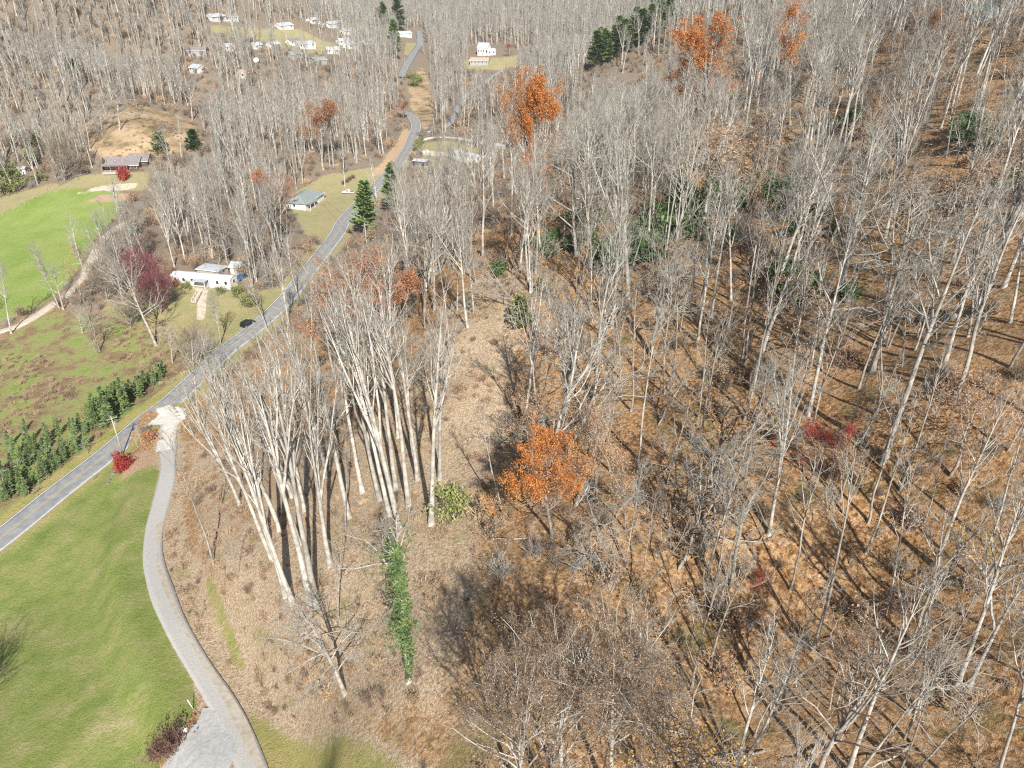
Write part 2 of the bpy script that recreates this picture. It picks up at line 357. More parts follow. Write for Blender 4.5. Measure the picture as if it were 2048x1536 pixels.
    L.new(n_leaf, bp2.inputs['Height']); L.new(bp.outputs[0], bp2.inputs['Normal']); L.new(bp2.outputs[0], b.inputs['Normal'])
    return m
gm = ground_material()
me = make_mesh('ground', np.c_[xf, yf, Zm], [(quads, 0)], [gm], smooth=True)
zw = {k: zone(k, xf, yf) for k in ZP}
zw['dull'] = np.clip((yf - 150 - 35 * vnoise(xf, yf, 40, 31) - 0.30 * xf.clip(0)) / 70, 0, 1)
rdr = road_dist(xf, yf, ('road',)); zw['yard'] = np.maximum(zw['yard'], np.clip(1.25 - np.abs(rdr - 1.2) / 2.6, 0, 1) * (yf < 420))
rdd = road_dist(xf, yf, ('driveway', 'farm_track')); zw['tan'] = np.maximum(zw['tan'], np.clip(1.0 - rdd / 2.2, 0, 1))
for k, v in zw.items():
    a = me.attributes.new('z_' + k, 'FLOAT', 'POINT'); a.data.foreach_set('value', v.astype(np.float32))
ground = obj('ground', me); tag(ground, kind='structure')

# ------------------------------------------------------------------ roads
def ribbon(name, P, off0, off1, dz, m, nseg=4, noise=0.0, skirt=True, kdist=0.0012):
    d = np.gradient(P[:, :2], axis=0); d /= np.linalg.norm(d, axis=1)[:, None] + 1e-9
    nrm = np.c_[d[:, 1], -d[:, 0]]
    o = np.linspace(off0, off1, nseg + 1); V = []; F_ = []
    up = dz + kdist * np.clip(P[:, 1] - 120, 0, 9e9)
    wob = (vnoise(np.arange(len(P)) * 1.0, np.zeros(len(P)), 4.5, 11) - .5) * noise
    offs = list(o)
    for j, oo in enumerate(offs):
        wo_ = oo + (wob if j == len(offs) - 1 else (-wob if j == 0 else 0))
        V.append(np.c_[P[:, :2] + nrm * np.reshape(wo_ * np.ones(len(P)), (-1, 1)), P[:, 2] + up])
    if skirt:
        V.insert(0, V[0] + np.array([0, 0, -0.5])); V.append(V[-1] + np.array([0, 0, -0.5]))
    V = np.array(V); k = V.shape[0]; n_ = len(P); ii = np.arange(k * n_).reshape(k, n_)
    f = np.stack([ii[:-1, :-1], ii[1:, :-1], ii[1:, 1:], ii[:-1, 1:]], -1).reshape(-1, 4)
    me_ = make_mesh(name, V.reshape(-1, 3), [(f, 0)], [m], smooth=True)
    return obj(name, me_)
m_asph = mat('asphalt', (.20, .207, .215), .85, c2=(.28, .285, .29), scale=0.7, detail=8, coords='Object', bump=.2)
m_white_line = mat('white_line', (.62, .61, .58), .7, c2=(.74, .73, .7), scale=2.0)
m_yellow_line = mat('yellow_line', (.50, .36, .12), .7, c2=(.40, .33, .18), scale=1.0)
m_gravel = mat('gravel', (.38, .37, .35), .95, c2=(.47, .455, .43), scale=4.0, detail=10, bump=.5)
m_gravel_tan = mat('gravel_tan', (.37, .32, .25), .95, c2=(.48, .44, .375), scale=1.2, detail=8)
m_conc = mat('concrete', (.55, .525, .48), .9, c2=(.68, .65, .60), scale=0.9, detail=6)
m_gravel_blue = mat('gravel_parking', (.36, .36, .355), .95, c2=(.47, .47, .46), scale=2.0, detail=8, bump=.5)
m_track = mat('track_dirt', (.42, .36, .28), .95, c2=(.53, .47, .38), scale=1.1, detail=6)
rp = ROADS['road'][0]
tag(ribbon('road', rp, -3.2, 3.2, 0.02, m_asph, 6), kind='structure')
for s in (-1, 1):
    tag(ribbon('road_edge_line', rp, s * 2.92 - .09, s * 2.92 + .09, 0.032, m_white_line, 1, skirt=False), kind='structure')
for s in (-1, 1):
    tag(ribbon('road_centre_line', rp, s * .16 - .06, s * .16 + .06, 0.032, m_yellow_line, 1, skirt=False), kind='structure')
fr = ROADS['far_road'][0]
tag(ribbon('road', fr, -3.2, 3.2, 0.05, m_asph, 4), kind='structure')
dp = ROADS['driveway'][0]
nc = int(np.argmin(np.abs(np.cumsum(np.r_[0, np.linalg.norm(np.diff(dp[:, :2], axis=0), axis=1)]) - 27)))
tag(ribbon('driveway', dp[max(nc - 1, 0):], -2.2, 1.15, 0.04, m_gravel, 5, noise=.5), kind='structure')
tag(ribbon('driveway_verge', dp[nc + 14:], -1.75, -.95, 0.055, m_gravel_tan, 2, noise=.9, skirt=False), kind='structure')
tag(ribbon('concrete_driveway', dp[:nc + 1], -1.9, 2.1, 0.045, m_conc, 3), kind='structure')
tag(ribbon('farm_track', ROADS['farm_track'][0], -1.5, 1.5, 0.03, m_track, 3, noise=.8), kind='structure')
tag(ribbon('side_lane', ROADS['side_lane'][0], -2.4, 2.4, 0.05, m_asph, 2), kind='structure')
tag(ribbon('gravel_lane', ROADS['gravel_lane'][0], -2.0, 2.0, 0.05, m_track, 2, noise=.8), kind='structure')
def patch(name, pix, m, dz, step=1.0):
    P = poly_w(pix); x0, y0 = P.min(0); x1, y1 = P.max(0)
    xs = np.arange(x0 - step, x1 + step, step); yy = np.arange(y0 - step, y1 + step, step)
    XX, YY = np.meshgrid(xs, yy); s = inside_soft(XX.ravel() + (vnoise(XX.ravel(), YY.ravel(), 1.7, 9) - .5) * 1.2, YY.ravel(), P, 1.0).reshape(XX.shape)
    ii = np.arange(XX.size).reshape(XX.shape)
    f = np.stack([ii[:-1, :-1], ii[:-1, 1:], ii[1:, 1:], ii[1:, :-1]], -1).reshape(-1, 4)
    keep = (s.ravel()[f] > .5).sum(1) >= 3; f = f[keep]
    u, inv = np.unique(f, return_inverse=True)
    V = np.c_[XX.ravel()[u], YY.ravel()[u]]; V = np.c_[V, T(V[:, 0], V[:, 1]) + dz]
    return obj(name, make_mesh(name, V, [(inv.reshape(-1, 4), 0)], [m], True))
tag(patch('gravel_parking', [(402,1408),(392,1440),(360,1480),(325,1536),(290,1600),(390,1600),(470,1640),(470,1500),(440,1430)], m_gravel_blue, .06, .5), kind='structure')
tag(patch('concrete_apron', [(282,858),(300,843),(325,828),(352,812),(372,818),(372,838),(350,850),(330,868),(322,850),(300,852)], m_conc, .09, .5), kind='structure')

# ------------------------------------------------------------------ tree generator
def nrm(v): return v / (np.linalg.norm(v, axis=-1, keepdims=True) + 1e-9)
def tubes(Pts, Rad, k):
    """Pts (N,m,3), Rad (N,m) -> V, quads"""
    N_, m_, _ = Pts.shape
    t = nrm(np.gradient(Pts, axis=1)); ref = np.where(np.abs(t[..., 2:3]) > .9, np.array([1., 0, 0]), np.array([0, 0, 1.]))
    a = nrm(np.cross(t, ref)); b = np.cross(t, a)
    th = 2 * np.pi * np.arange(k) / k
    V = Pts[:, :, None] + Rad[:, :, None, None] * (a[:, :, None] * np.cos(th)[:, None] + b[:, :, None] * np.sin(th)[:, None])
    ii = np.arange(N_ * m_ * k).reshape(N_, m_, k); jj = np.roll(ii, -1, 2)
    f = np.stack([ii[:, :-1], jj[:, :-1], jj[:, 1:], ii[:, 1:]], -1).reshape(-1, 4)
    return V.reshape(-1, 3), f
def spikes(S0, S1, r, rng):
    """3-sided spikes -> V, tris"""
    d = nrm(S1 - S0); a = nrm(np.cross(d, nrm(rng.normal(size=d.shape)))); b = np.cross(d, a); N_ = len(S0); r = np.reshape(r * np.ones(N_), (-1, 1))
    V = np.stack([S0 + a * r, S0 + (-.5 * a + .87 * b) * r, S0 + (-.5 * a - .87 * b) * r, S1], 1).reshape(-1, 3)
    i = np.arange(N_)[:, None] * 4
    f = np.concatenate([i + [0, 1, 3], i + [1, 2, 3], i + [2, 0, 3]], 0)
    return V, f
def grow_paths(rng, S0, D, L, seg, wob, up):
    N_ = len(S0); Pt = np.zeros((N_, seg + 1, 3)); Pt[:, 0] = S0; D = nrm(D)
    for s in range(seg):
        D = nrm(D + rng.normal(size=(N_, 3)) * wob + np.array([0, 0, up])); Pt[:, s + 1] = Pt[:, s] + D * (L / seg)[:, None]
    return Pt
def kids(rng, Pt, Rad, Len, n, t0, t1, ang, asp, ratio, rr, shape=None):
    N_, m_, _ = Pt.shape
    par = np.repeat(np.arange(N_), n); t = (np.tile(np.arange(n), N_) + rng.rand(N_ * n)) / n * (t1 - t0) + t0
    u = t * (m_ - 1); i = np.minimum(u.astype(int), m_ - 2); fr_ = (u - i)[:, None]
    S0 = Pt[par, i] * (1 - fr_) + Pt[par, i + 1] * fr_; tan_ = nrm(Pt[par, i + 1] - Pt[par, i])
    rad = Rad[par, i] * (1 - fr_[:, 0]) + Rad[par, i + 1] * fr_[:, 0]
    per = nrm(np.cross(tan_, nrm(rng.normal(size=tan_.shape)))); a = (ang + rng.normal(size=len(t)) * asp)[:, None]
    D = np.cos(a) * tan_ + np.sin(a) * per
    sh = (1.0 - 0.55 * t) if shape is None else shape((t - t0) / (t1 - t0))
    L = Len[par] * ratio * sh * (0.7 + 0.6 * rng.rand(len(t)))
    return S0, D, L, np.maximum(rad * rr, 0.008), t
def cat(parts):
    V = []; G_ = []; o = 0
    for v, f in parts: V.append(v); G_.append(f + o); o += len(v)
    return (np.concatenate(V), G_)
def bare_tree(seed, H=28., r0=.27, c0=.42, n1=15, a1=R(32), l1=.22, up1=.12, n2=7, l2=.45, n3=5, l3=.42, n4=2, l4=.5, wob0=.02, wob=.10, forks=0, fork_t=.35, lean=0.0, k0=9, shape=None, tw=1.0):
    rng = np.random.RandomState(seed)
    D0 = nrm(np.array([[lean, rng.normal() * .02, 1.0]])); m0 = 12
    P0 = grow_paths(rng, np.array([[0, 0, -0.6]]), D0, np.array([H * (.97 if not forks else .9)]), m0, wob0, .01)
    tt = np.linspace(0, 1, m0 + 1); R0 = (r0 * (1 - tt) ** .8 * (1 + .55 * np.exp(-tt * 30)) + .02)[None]
    trunk = [tubes(P0, R0, k0)]
    stems = [(P0, R0, np.array([H]))]
    if forks:
        S0, D, L, rad, t = kids(rng, P0, R0, np.array([H]), forks, fork_t, min(fork_t + .25, .9), R(17), R(5), 1.0, .72, shape=lambda s: np.ones_like(s))
        L = H * (1 - t) * (.85 + .25 * rng.rand(len(t)))
        Pf = grow_paths(rng, S0, D, L, 8, .05, .06); Rf = rad[:, None] * (1 - np.linspace(0, 1, 9)) ** .8 + .015
        trunk.append(tubes(Pf, Rf, 6)); stems.append((Pf, Rf, L * 1.5))
    shp = shape or (lambda s: (.55 + .75 * np.sin(np.clip(s * 1.15 + .25, 0, 1.4) * 2.0)) * (1.05 - .55 * s))
    crown = []; L1s = []
    for q_, (Pp, Rp, Lp) in enumerate(stems):
        n_ = n1 if q_ == 0 else max(4, int(n1 * .45)); t0 = c0 if q_ == 0 else .25
        S0, D, L, rad, t = kids(rng, Pp, Rp, Lp, n_, t0, .98, a1, R(9), l1, .5, shape=shp)
        P1 = grow_paths(rng, S0, D, L, 6, wob, up1); R1 = np.minimum(rad, .011 * L + .012)[:, None] * (1 - np.linspace(0, 1, 7)) ** .7 + .010
        L1s.append((P1, R1, L))
    P1 = np.concatenate([a[0] for a in L1s]); R1 = np.concatenate([a[1] for a in L1s]); Ln = np.concatenate([a[2] for a in L1s])
    trunk.append(tubes(P1, R1, 5))
    S0, D, L, rad, t = kids(rng, P1, R1, Ln, n2, .18, .98, R(42), R(10), l2, .62)
    P2 = grow_paths(rng, S0, D, L, 4, wob * 1.1, up1 * .8); R2 = rad[:, None] * (1 - np.linspace(0, 1, 5)) ** .7 + .008 * tw
    crown.append(tubes(P2, R2, 3))
    S0, D, L, rad, t = kids(rng, P2, R2, L, n3, .15, 1., R(40), R(10), l3, .6)
    L = np.maximum(L, .35); P3 = grow_paths(rng, S0, D, L, 2, wob * 1.2, up1); R3 = np.maximum(rad * .7, .011 * tw)[:, None] * np.array([1, .8, .5])
    crown.append(tubes(P3, R3, 3))
    tips = P3[:, 1:].reshape(-1, 3)
    if n4:
        S0, D, L, rad, t = kids(rng, P3, R3, L, n4, .2, 1., R(38), R(10), l4, .6); L = np.maximum(L, .3)
        crown.append(spikes(S0, S0 + nrm(D + [0, 0, .15]) * L[:, None], .0085 * tw, rng))
        tips = np.concatenate([tips, S0 + nrm(D) * L[:, None]])
    return dict(trunk=cat(trunk), crown=cat(crown), tips=tips, P0=P0[0], rng=rng, H=H)
def leaf_cards(rng, C_, n, size, jit, updown=.35, clump=0):
    if clump:
        wgt = np.clip(vnoise(C_[:, 0] + 50 + C_[:, 2] * .6, C_[:, 1] + 50 - C_[:, 2] * .5, 2.6, 77) - clump, .0, 1) ** 1.3 + .003; c = C_[rng.choice(len(C_), n, p=wgt / wgt.sum())] + rng.normal(size=(n, 3)) * jit
    else: c = C_[rng.randint(0, len(C_), n)] + rng.normal(size=(n, 3)) * jit
    a = nrm(rng.normal(size=(n, 3))); b = nrm(np.cross(a, nrm(rng.normal(size=(n, 3)) + [0, 0, updown])))
    s = (size * (.6 + .8 * rng.rand(n)))[:, None]
    V = np.stack([c - a * s, c - b * s * .55, c + a * s, c + b * s * .55], 1).reshape(-1, 3)
    return V, [np.arange(n * 4).reshape(-1, 4)]
def meshes_from(name, d, mats, leaves=None):
    """split meshes (trunk, crown, leaves) and one joined mesh"""
    out = {}
    parts = [('trunk', d['trunk'], 0), ('crown', d['crown'], 1)] + ([('leaves', leaves, 2)] if leaves else [])
    jv = []; jg = []; o = 0
    for nm, (V, G_), mi in parts:
        out[nm] = make_mesh(nm, V, [(f, 0) for f in G_], [mats[mi]], smooth=(nm == 'trunk'))
        jv.append(V); jg += [(f + o, mi) for f in G_]; o += len(V)
    out['joined'] = (np.concatenate(jv), jg, mats[:len(parts)])
    out['H'] = d.get('H', 1.0)
    return out
m_bark_mid = mat('bark_mid', (.20, .185, .16), .85, c2=(.42, .395, .35), scale=.9, detail=6, objvar=.3, bump=.3)
m_bark = mat('bark_pale', (.27, .25, .22), .85, c2=(.52, .50, .455), scale=.9, detail=6, objvar=.22, bump=.3)
m_bark_grey = mat('bark_grey', (.19, .17, .15), .9, c2=(.36, .33, .295), scale=1.6, detail=5, objvar=.2, bump=.3)
m_twig = mat('twigs_pale', (.26, .248, .22), .9, objvar=.15)
m_twig_brown = mat('twigs_brown', (.20, .155, .115), .9, objvar=.2)
m_leaf_orange = mat('leaves_orange', (.38, .11, .03), .7, c2=(.72, .34, .10), scale=1.6, detail=7, objvar=.1, trans=.3)
m_leaf_rust = mat('leaves_rust', (.36, .15, .08), .7, c2=(.60, .33, .18), scale=1.6, detail=7, objvar=.12, trans=.3)
m_leaf_red = mat('leaves_red', (.30, .03, .03), .7, c2=(.48, .08, .06), scale=1.2, objvar=.1, trans=.3)
m_leaf_dark = mat('leaves_dark_red', (.13, .025, .045), .7, c2=(.33, .085, .11), scale=1.1, trans=.2)
m_leaf_maroon = mat('leaves_maroon', (.07, .03, .03), .7, c2=(.20, .10, .09), scale=1.1, trans=.2)
m_leaf_yellow = mat('leaves_yellow', (.48, .27, .06), .7, c2=(.62, .42, .12), scale=1.1, trans=.3)
m_leaf_tan = mat('leaves_tan', (.40, .25, .15), .8, c2=(.56, .40, .27), scale=1.1, objvar=.15, trans=.3)
m_leaf_green = mat('leaves_evergreen', (.04, .085, .025), .5, c2=(.11, .18, .06), scale=1.0, objvar=.2, trans=.15)
m_needle = mat('needles_green', (.12, .20, .065), .7, c2=(.31, .40, .15), scale=1.2, objvar=.2, trans=.3)
m_needle_blue = mat('needles_blue_green', (.10, .17, .07), .7, c2=(.26, .34, .14), scale=1.2, objvar=.2, trans=.25)
m_cedar = mat('needles_yellow_green', (.15, .18, .05), .7, c2=(.29, .31, .11), scale=1.2, objvar=.2, trans=.1)
m_ivy = mat('ivy_leaves', (.07, .12, .04), .55, c2=(.22, .29, .12), scale=1.0, trans=.2)
m_brush_tan = mat('dry_weeds', (.34, .24, .15), .9, c2=(.52, .40, .27), scale=.9, objvar=.2)
m_brush_brown = mat('bramble_stems', (.19, .12, .09), .9, c2=(.30, .20, .15), scale=.9, objvar=.2)

TALL = [dict(H=30, c0=.42, n1=17, forks=0), dict(H=31, c0=.48, n1=13, forks=3, fork_t=.38, a1=R(26)), dict(H=29, c0=.42, n1=15, forks=2, fork_t=.5),
        dict(H=32, c0=.45, n1=13, forks=4, fork_t=.30, a1=R(26)), dict(H=28, c0=.33, n1=18, wob0=.04), dict(H=30, c0=.52, n1=13, forks=2, fork_t=.6, a1=R(30)),
        dict(H=27, c0=.36, n1=18, wob0=.05, r0=.22), dict(H=31, c0=.5, n1=14, forks=1, fork_t=.45, wob0=.035, r0=.24), dict(H=26, c0=.3, n1=12, forks=1, fork_t=.55, wob0=.06, n3=4, r0=.25)]
_p = dict(l1=.19, n2=5, n3=4, n4=2, k0=6, a1=R(34))
POLE = [dict(_p, H=22, r0=.14, c0=.5, n1=11, wob0=.03), dict(_p, H=18, r0=.11, c0=.4, n1=11, wob0=.05), dict(_p, H=24, r0=.16, c0=.58, n1=11, wob0=.025), dict(_p, H=14, r0=.08, c0=.3, n1=11, l1=.24, wob0=.06),
        dict(_p, H=21, r0=.13, c0=.45, n1=9, wob0=.06, forks=1, fork_t=.5), dict(_p, H=16, r0=.10, c0=.55, n1=6, wob0=.07, n3=2), dict(_p, H=23, r0=.15, c0=.5, n1=10, wob0=.045, forks=2, fork_t=.6), dict(_p, H=19, r0=.12, c0=.35, n1=13, l1=.16, wob0=.04)]
_c = dict(n2=5, n3=4, n4=1, l1=.21, a1=R(26), up1=.14, r0=.33, l2=.42)
CLEAN = [dict(_c, H=31, c0=.5, n1=11), dict(_c, H=32, c0=.5, n1=8, forks=3, fork_t=.42, a1=R(22)), dict(_c, H=30, c0=.52, n1=9, forks=2, fork_t=.5), dict(_c, H=32, c0=.48, n1=8, forks=4, fork_t=.30, a1=R(22)), dict(_c, H=29, c0=.45, n1=11, wob0=.035), dict(_c, H=31, c0=.58, n1=9, forks=2, fork_t=.62), dict(_c, H=30, c0=.5, n1=9, forks=3, fork_t=.25, r0=.28), dict(_c, H=28, c0=.55, n1=9, wob0=.03, r0=.25)]
OAK = [dict(H=24, r0=.34, c0=.28, n1=16, a1=R(58), l1=.42, up1=.05, wob=.2, forks=2, fork_t=.35, n2=8), dict(H=22, r0=.30, c0=.25, n1=14, a1=R(62), l1=.46, up1=.04, wob=.24, forks=3, fork_t=.3, n2=8, wob0=.05),
       dict(H=25, r0=.33, c0=.35, n1=15, a1=R(50), l1=.38, up1=.07, wob=.17, forks=2, fork_t=.45)]
GNARL = [dict(H=14, r0=.15, c0=.3, n1=11, a1=R(60), l1=.42, up1=.03, wob=.38, wob0=.10, forks=1, fork_t=.4, k0=7, n2=6, n3=5), dict(H=12, r0=.13, c0=.25, n1=11, a1=R(55), l1=.45, up1=.05, wob=.34, wob0=.12, forks=2, fork_t=.3, k0=7, n2=6, n3=5)]
SPREAD = [dict(H=13, r0=.2, c0=.08, n1=26, a1=R(45), l1=.62, up1=.10, wob=.09, forks=5, fork_t=.03, n2=7, n3=6, n4=3)]
OAKC = [dict(H=23, r0=.3, c0=.26, n1=20, a1=R(52), l1=.36, up1=.07, wob=.15, forks=3, fork_t=.35, n2=8), dict(H=24, r0=.3, c0=.3, n1=20, a1=R(46), l1=.34, up1=.08, wob=.15, forks=4, fork_t=.35, n2=8)]
SAP = [dict(H=6, r0=.035, c0=.15, n1=9, l1=.35, n2=4, n3=4, n4=2, k0=4, wob0=.08, wob=.14), dict(H=5, r0=.035, c0=.1, n1=9, l1=.42, n2=4, n3=4, n4=2, k0=4, wob0=.12, wob=.2, forks=2, fork_t=.1)]
K_ = {}
def mk(kind, lst, seed, mats, leafn=0, leafs=.2, leafj=.3, leafmat=None, n4=None):
    K_[kind] = []
    for i, p in enumerate(lst):
        p = dict(p)
        if n4 is not None: p['n4'] = n4
        d = bare_tree(seed + i * 13, **p)
        lv = leaf_cards(d['rng'], d['tips'], leafn, leafs, leafj, clump=.30 if kind in ('orange', 'rust', 'red', 'sparse_orange', 'yellow') else 0) if leafn else None
        K_[kind].append(meshes_from(kind, d, [m_bark if mats in 'pb' else (m_bark_mid if mats == 'm' else m_bark_grey), m_twig if mats in 'pm' else m_twig_brown] + ([leafmat] if leafmat else []), lv))
mk('tall', TALL, 100, 'p'); mk('pole', POLE, 300, 'm'); mk('clean', CLEAN, 150, 'p'); mk('oak', OAK, 500, 'm'); mk('oakgrey', OAK[:2], 560, 'g'); mk('gnarl', GNARL, 600, 'm'); mk('spread', SPREAD, 650, 'g')
mk('sapling', SAP, 360, 'p'); mk('saplingb', SAP, 380, 'g')
mk('polebrown', [POLE[0], POLE[1], POLE[4], POLE[5]], 340, 'g')
mk('orange', OAKC, 700, 'g', 22000, .135, .34, m_leaf_orange, n4=0); mk('rust', OAK[2:], 720, 'g', 9500, .16, .4, m_leaf_rust, n4=2)
mk('sparse_orange', TALL[:1], 730, 'p', 4500, .14, .4, m_leaf_orange)
mk('red', GNARL[1:], 740, 'g', 2200, .12, .45, m_leaf_red); mk('darkred', SPREAD, 750, 'g', 12000, .17, .3, m_leaf_dark, n4=0); mk('yellow', GNARL[:1], 760, 'p', 1700, .095, .4, m_leaf_yellow)
mk('budded', [dict(H=22, r0=.2, c0=.3, n1=20, a1=R(40), l1=.34, up1=.09, n2=8, n3=6, n4=4, forks=2, fork_t=.4), dict(H=21, r0=.19, c0=.35, n1=18, a1=R(42), l1=.36, up1=.09, n2=8, n3=6, n4=4, forks=3, fork_t=.35)], 780, 'b', 3600, .055, .12, m_leaf_tan)
mk('tanleaf', [POLE[1], GNARL[0]], 770, 'g', 2300, .105, .35, m_leaf_tan)
FAR = [dict(H=26, r0=.36, c0=.42, n1=11, l1=.22, n2=5, n3=4, n4=1, k0=4, tw=2.0, a1=R(30)), dict(H=24, r0=.34, c0=.5, n1=9, l1=.2, n2=5, n3=4, n4=1, k0=4, tw=2.0, forks=2, a1=R(26)), dict(H=22, r0=.34, c0=.35, n1=12, l1=.27, n2=5, n3=4, n4=1, k0=4, tw=2.0)]
mk('far', FAR, 800, 'p'); mk('farb', FAR, 830, 'm')

def conifer(seed, H, rad, nb, blades, size, droop=-.15, top=.5, c0=.06, r0=None):
    rng = np.random.RandomState(seed); r0 = r0 or H * .012
    P0 = grow_paths(rng, np.array([[0, 0, -.3]]), np.array([[0, 0, 1.]]), np.array([H]), 6, .01, .02)
    trunk = [tubes(P0, (r0 * (1 - np.linspace(0, 1, 7)) + .01)[None], 6)]
    t = c0 + (1 - c0) * (np.arange(nb) + rng.rand(nb)) / nb; az = rng.rand(nb) * 6.283
    L = rad * (1 - t) ** top * (.75 + .4 * rng.rand(nb)) + .05 * rad
    S0 = np.c_[np.zeros(nb), np.zeros(nb), t * H - .3]; D = np.c_[np.cos(az), np.sin(az), np.full(nb, droop) + t * .6]
    P1 = grow_paths(rng, S0, D, L, 3, .08, .03); crown = [tubes(P1, (np.full((nb, 4), H * .0022) * np.array([1, .8, .6, .3])), 3)]
    par = rng.randint(0, nb, blades); u = rng.rand(blades) ** .7 * 3; i = np.minimum(u.astype(int), 2); f_ = (u - i)[:, None]
    c = P1[par, i] * (1 - f_) + P1[par, i + 1] * f_; td = nrm(P1[par, i + 1] - P1[par, i])
    side = nrm(np.cross(td, [0, 0, 1.])) * np.where(rng.rand(blades) > .5, 1, -1)[:, None]
    d = nrm(td * .9 + side * (.3 + .8 * rng.rand(blades))[:, None] + rng.normal(size=(blades, 3)) * .22)
    s = (size * (.6 + .8 * rng.rand(blades)))[:, None]; up = nrm(rng.normal(size=(blades, 3)) * .5 + [0, 0, 1.]); wv = nrm(np.cross(d, up)) * s * .22
    V = np.stack([c, c + d * s * .5 + wv, c + d * s, c + d * s * .5 - wv], 1).reshape(-1, 3)
    return dict(trunk=cat(trunk), crown=cat(crown), H=H, rng=rng), (V, [np.arange(blades * 4).reshape(-1, 4)])
K_['pine'] = []
for i in range(3):
    d, lv = conifer(900 + i, 22, 5.2, 130, 7500, 1.05, droop=.0, top=.55, c0=.18, r0=.25); K_['pine'].append(meshes_from('pine', d, [m_bark_grey, m_bark_grey, m_needle], lv))
K_['spruce'] = []
for i in range(3):
    d, lv = conifer(920 + i, 4.6, 1.15, 90, 2400, .26, droop=-.1, top=.95, c0=.03, r0=.06); K_['spruce'].append(meshes_from('spruce', d, [m_bark_grey, m_bark_grey, m_needle if i else m_needle_blue], lv))
K_['cedar'] = []
for i in range(2):
    d, lv = conifer(940 + i, 5.5, 2.2, 120, 3600, .45, droop=.35, top=.5, c0=.02, r0=.09); K_['cedar'].append(meshes_from('cedar', d, [m_bark_grey, m_bark_grey, m_cedar if i == 0 else m_leaf_green], lv))
def shrub(seed, Rr, H, stems, mats, nleaf=0, leafs=.1, sub=7, tw=1.0, leafmat=None, jit=.2, wob=.14):
    rng = np.random.RandomState(seed)
    S0 = rng.normal(size=(stems, 3)) * [Rr * .22, Rr * .22, 0]; S0[:, 2] = -.1
    az = rng.rand(stems) * 6.283; sp = rng.rand(stems) ** .6 * Rr / H
    D = np.c_[np.cos(az) * sp, np.sin(az) * sp, np.ones(stems)]; L = H * (.65 + .5 * rng.rand(stems))
    P1 = grow_paths(rng, S0, D, L, 4, wob, .02); R1 = (.018 * tw * (1 + .3 * H)) * np.ones((stems, 5)) * np.array([1, .8, .6, .45, .3])
    tr = [tubes(P1, R1, 3)]
    a, D, L2, rad, t = kids(rng, P1, R1, L, sub, .2, 1., R(38), R(12), .42, .6); e = a + nrm(D) * L2[:, None]
    P2 = grow_paths(rng, a, D, L2, 2, wob, .03); R2 = np.full((len(a), 3), .010 * tw) * np.array([1, .8, .5]); c1 = [tubes(P2, R2, 3)]
    S, D, L3, rad, t = kids(rng, P2, R2, L2, 4, .2, 1., R(40), R(12), .5, .6); c1.append(spikes(S, S + nrm(D) * np.maximum(L3, .12)[:, None], .009 * tw, rng))
    tips = np.concatenate([P2[:, 1:].reshape(-1, 3), S])
    lv = leaf_cards(rng, tips, nleaf, leafs, jit) if nleaf else None
    return meshes_from('shrub', dict(trunk=cat(tr), crown=cat(c1), H=H), list(mats) + ([leafmat] if leafmat else []), lv)
K_['bush'] = [shrub(11, 1.4, 2.4, 26, (m_twig_brown, m_twig_brown), tw=1.3), shrub(12, 1.8, 3.2, 22, (m_bark_grey, m_twig), tw=1.3), shrub(13, 1.2, 1.8, 26, (m_bark_grey, m_twig_brown), 260, .10, leafmat=m_leaf_tan, tw=1.2)]
K_['tanbush'] = [shrub(21, 1.2, 1.3, 30, (m_brush_tan, m_brush_tan), tw=1.5), shrub(22, 1.5, 1.7, 26, (m_brush_brown, m_brush_tan), 200, .10, leafmat=m_leaf_tan, tw=1.4)]
K_['bramble'] = [shrub(31, 1.6, 1.2, 34, (m_brush_brown, m_brush_brown), tw=1.5, wob=.3), shrub(32, 1.3, 1.0, 30, (m_brush_brown, m_brush_tan), tw=1.5, wob=.3)]
K_['evergreen'] = [shrub(41, 1.7, 2.6, 18, (m_bark_grey, m_bark_grey), 1500, .17, leafmat=m_leaf_green, jit=.25), shrub(42, 2.0, 2.0, 18, (m_bark_grey, m_bark_grey), 1500, .17, leafmat=m_leaf_green, jit=.25)]
K_['greenbush'] = [shrub(43, 1.4, 2.2, 22, (m_bark_grey, m_twig_brown), 1200, .12, leafmat=m_cedar, jit=.2)]
K_['redbush'] = [shrub(44, 1.3, 1.6, 24, (m_bark_grey, m_twig_brown), 1800, .12, leafmat=m_leaf_red, jit=.15)]
K_['rustbush'] = [shrub(45, 1.3, 1.6, 24, (m_bark_grey, m_twig_brown), 900, .12, leafmat=m_leaf_rust, jit=.2)]
K_['darkbush'] = [shrub(46, 1.3, 2.0, 34, (m_brush_brown, m_brush_brown), 700, .08, leafmat=m_leaf_maroon, jit=.15)]

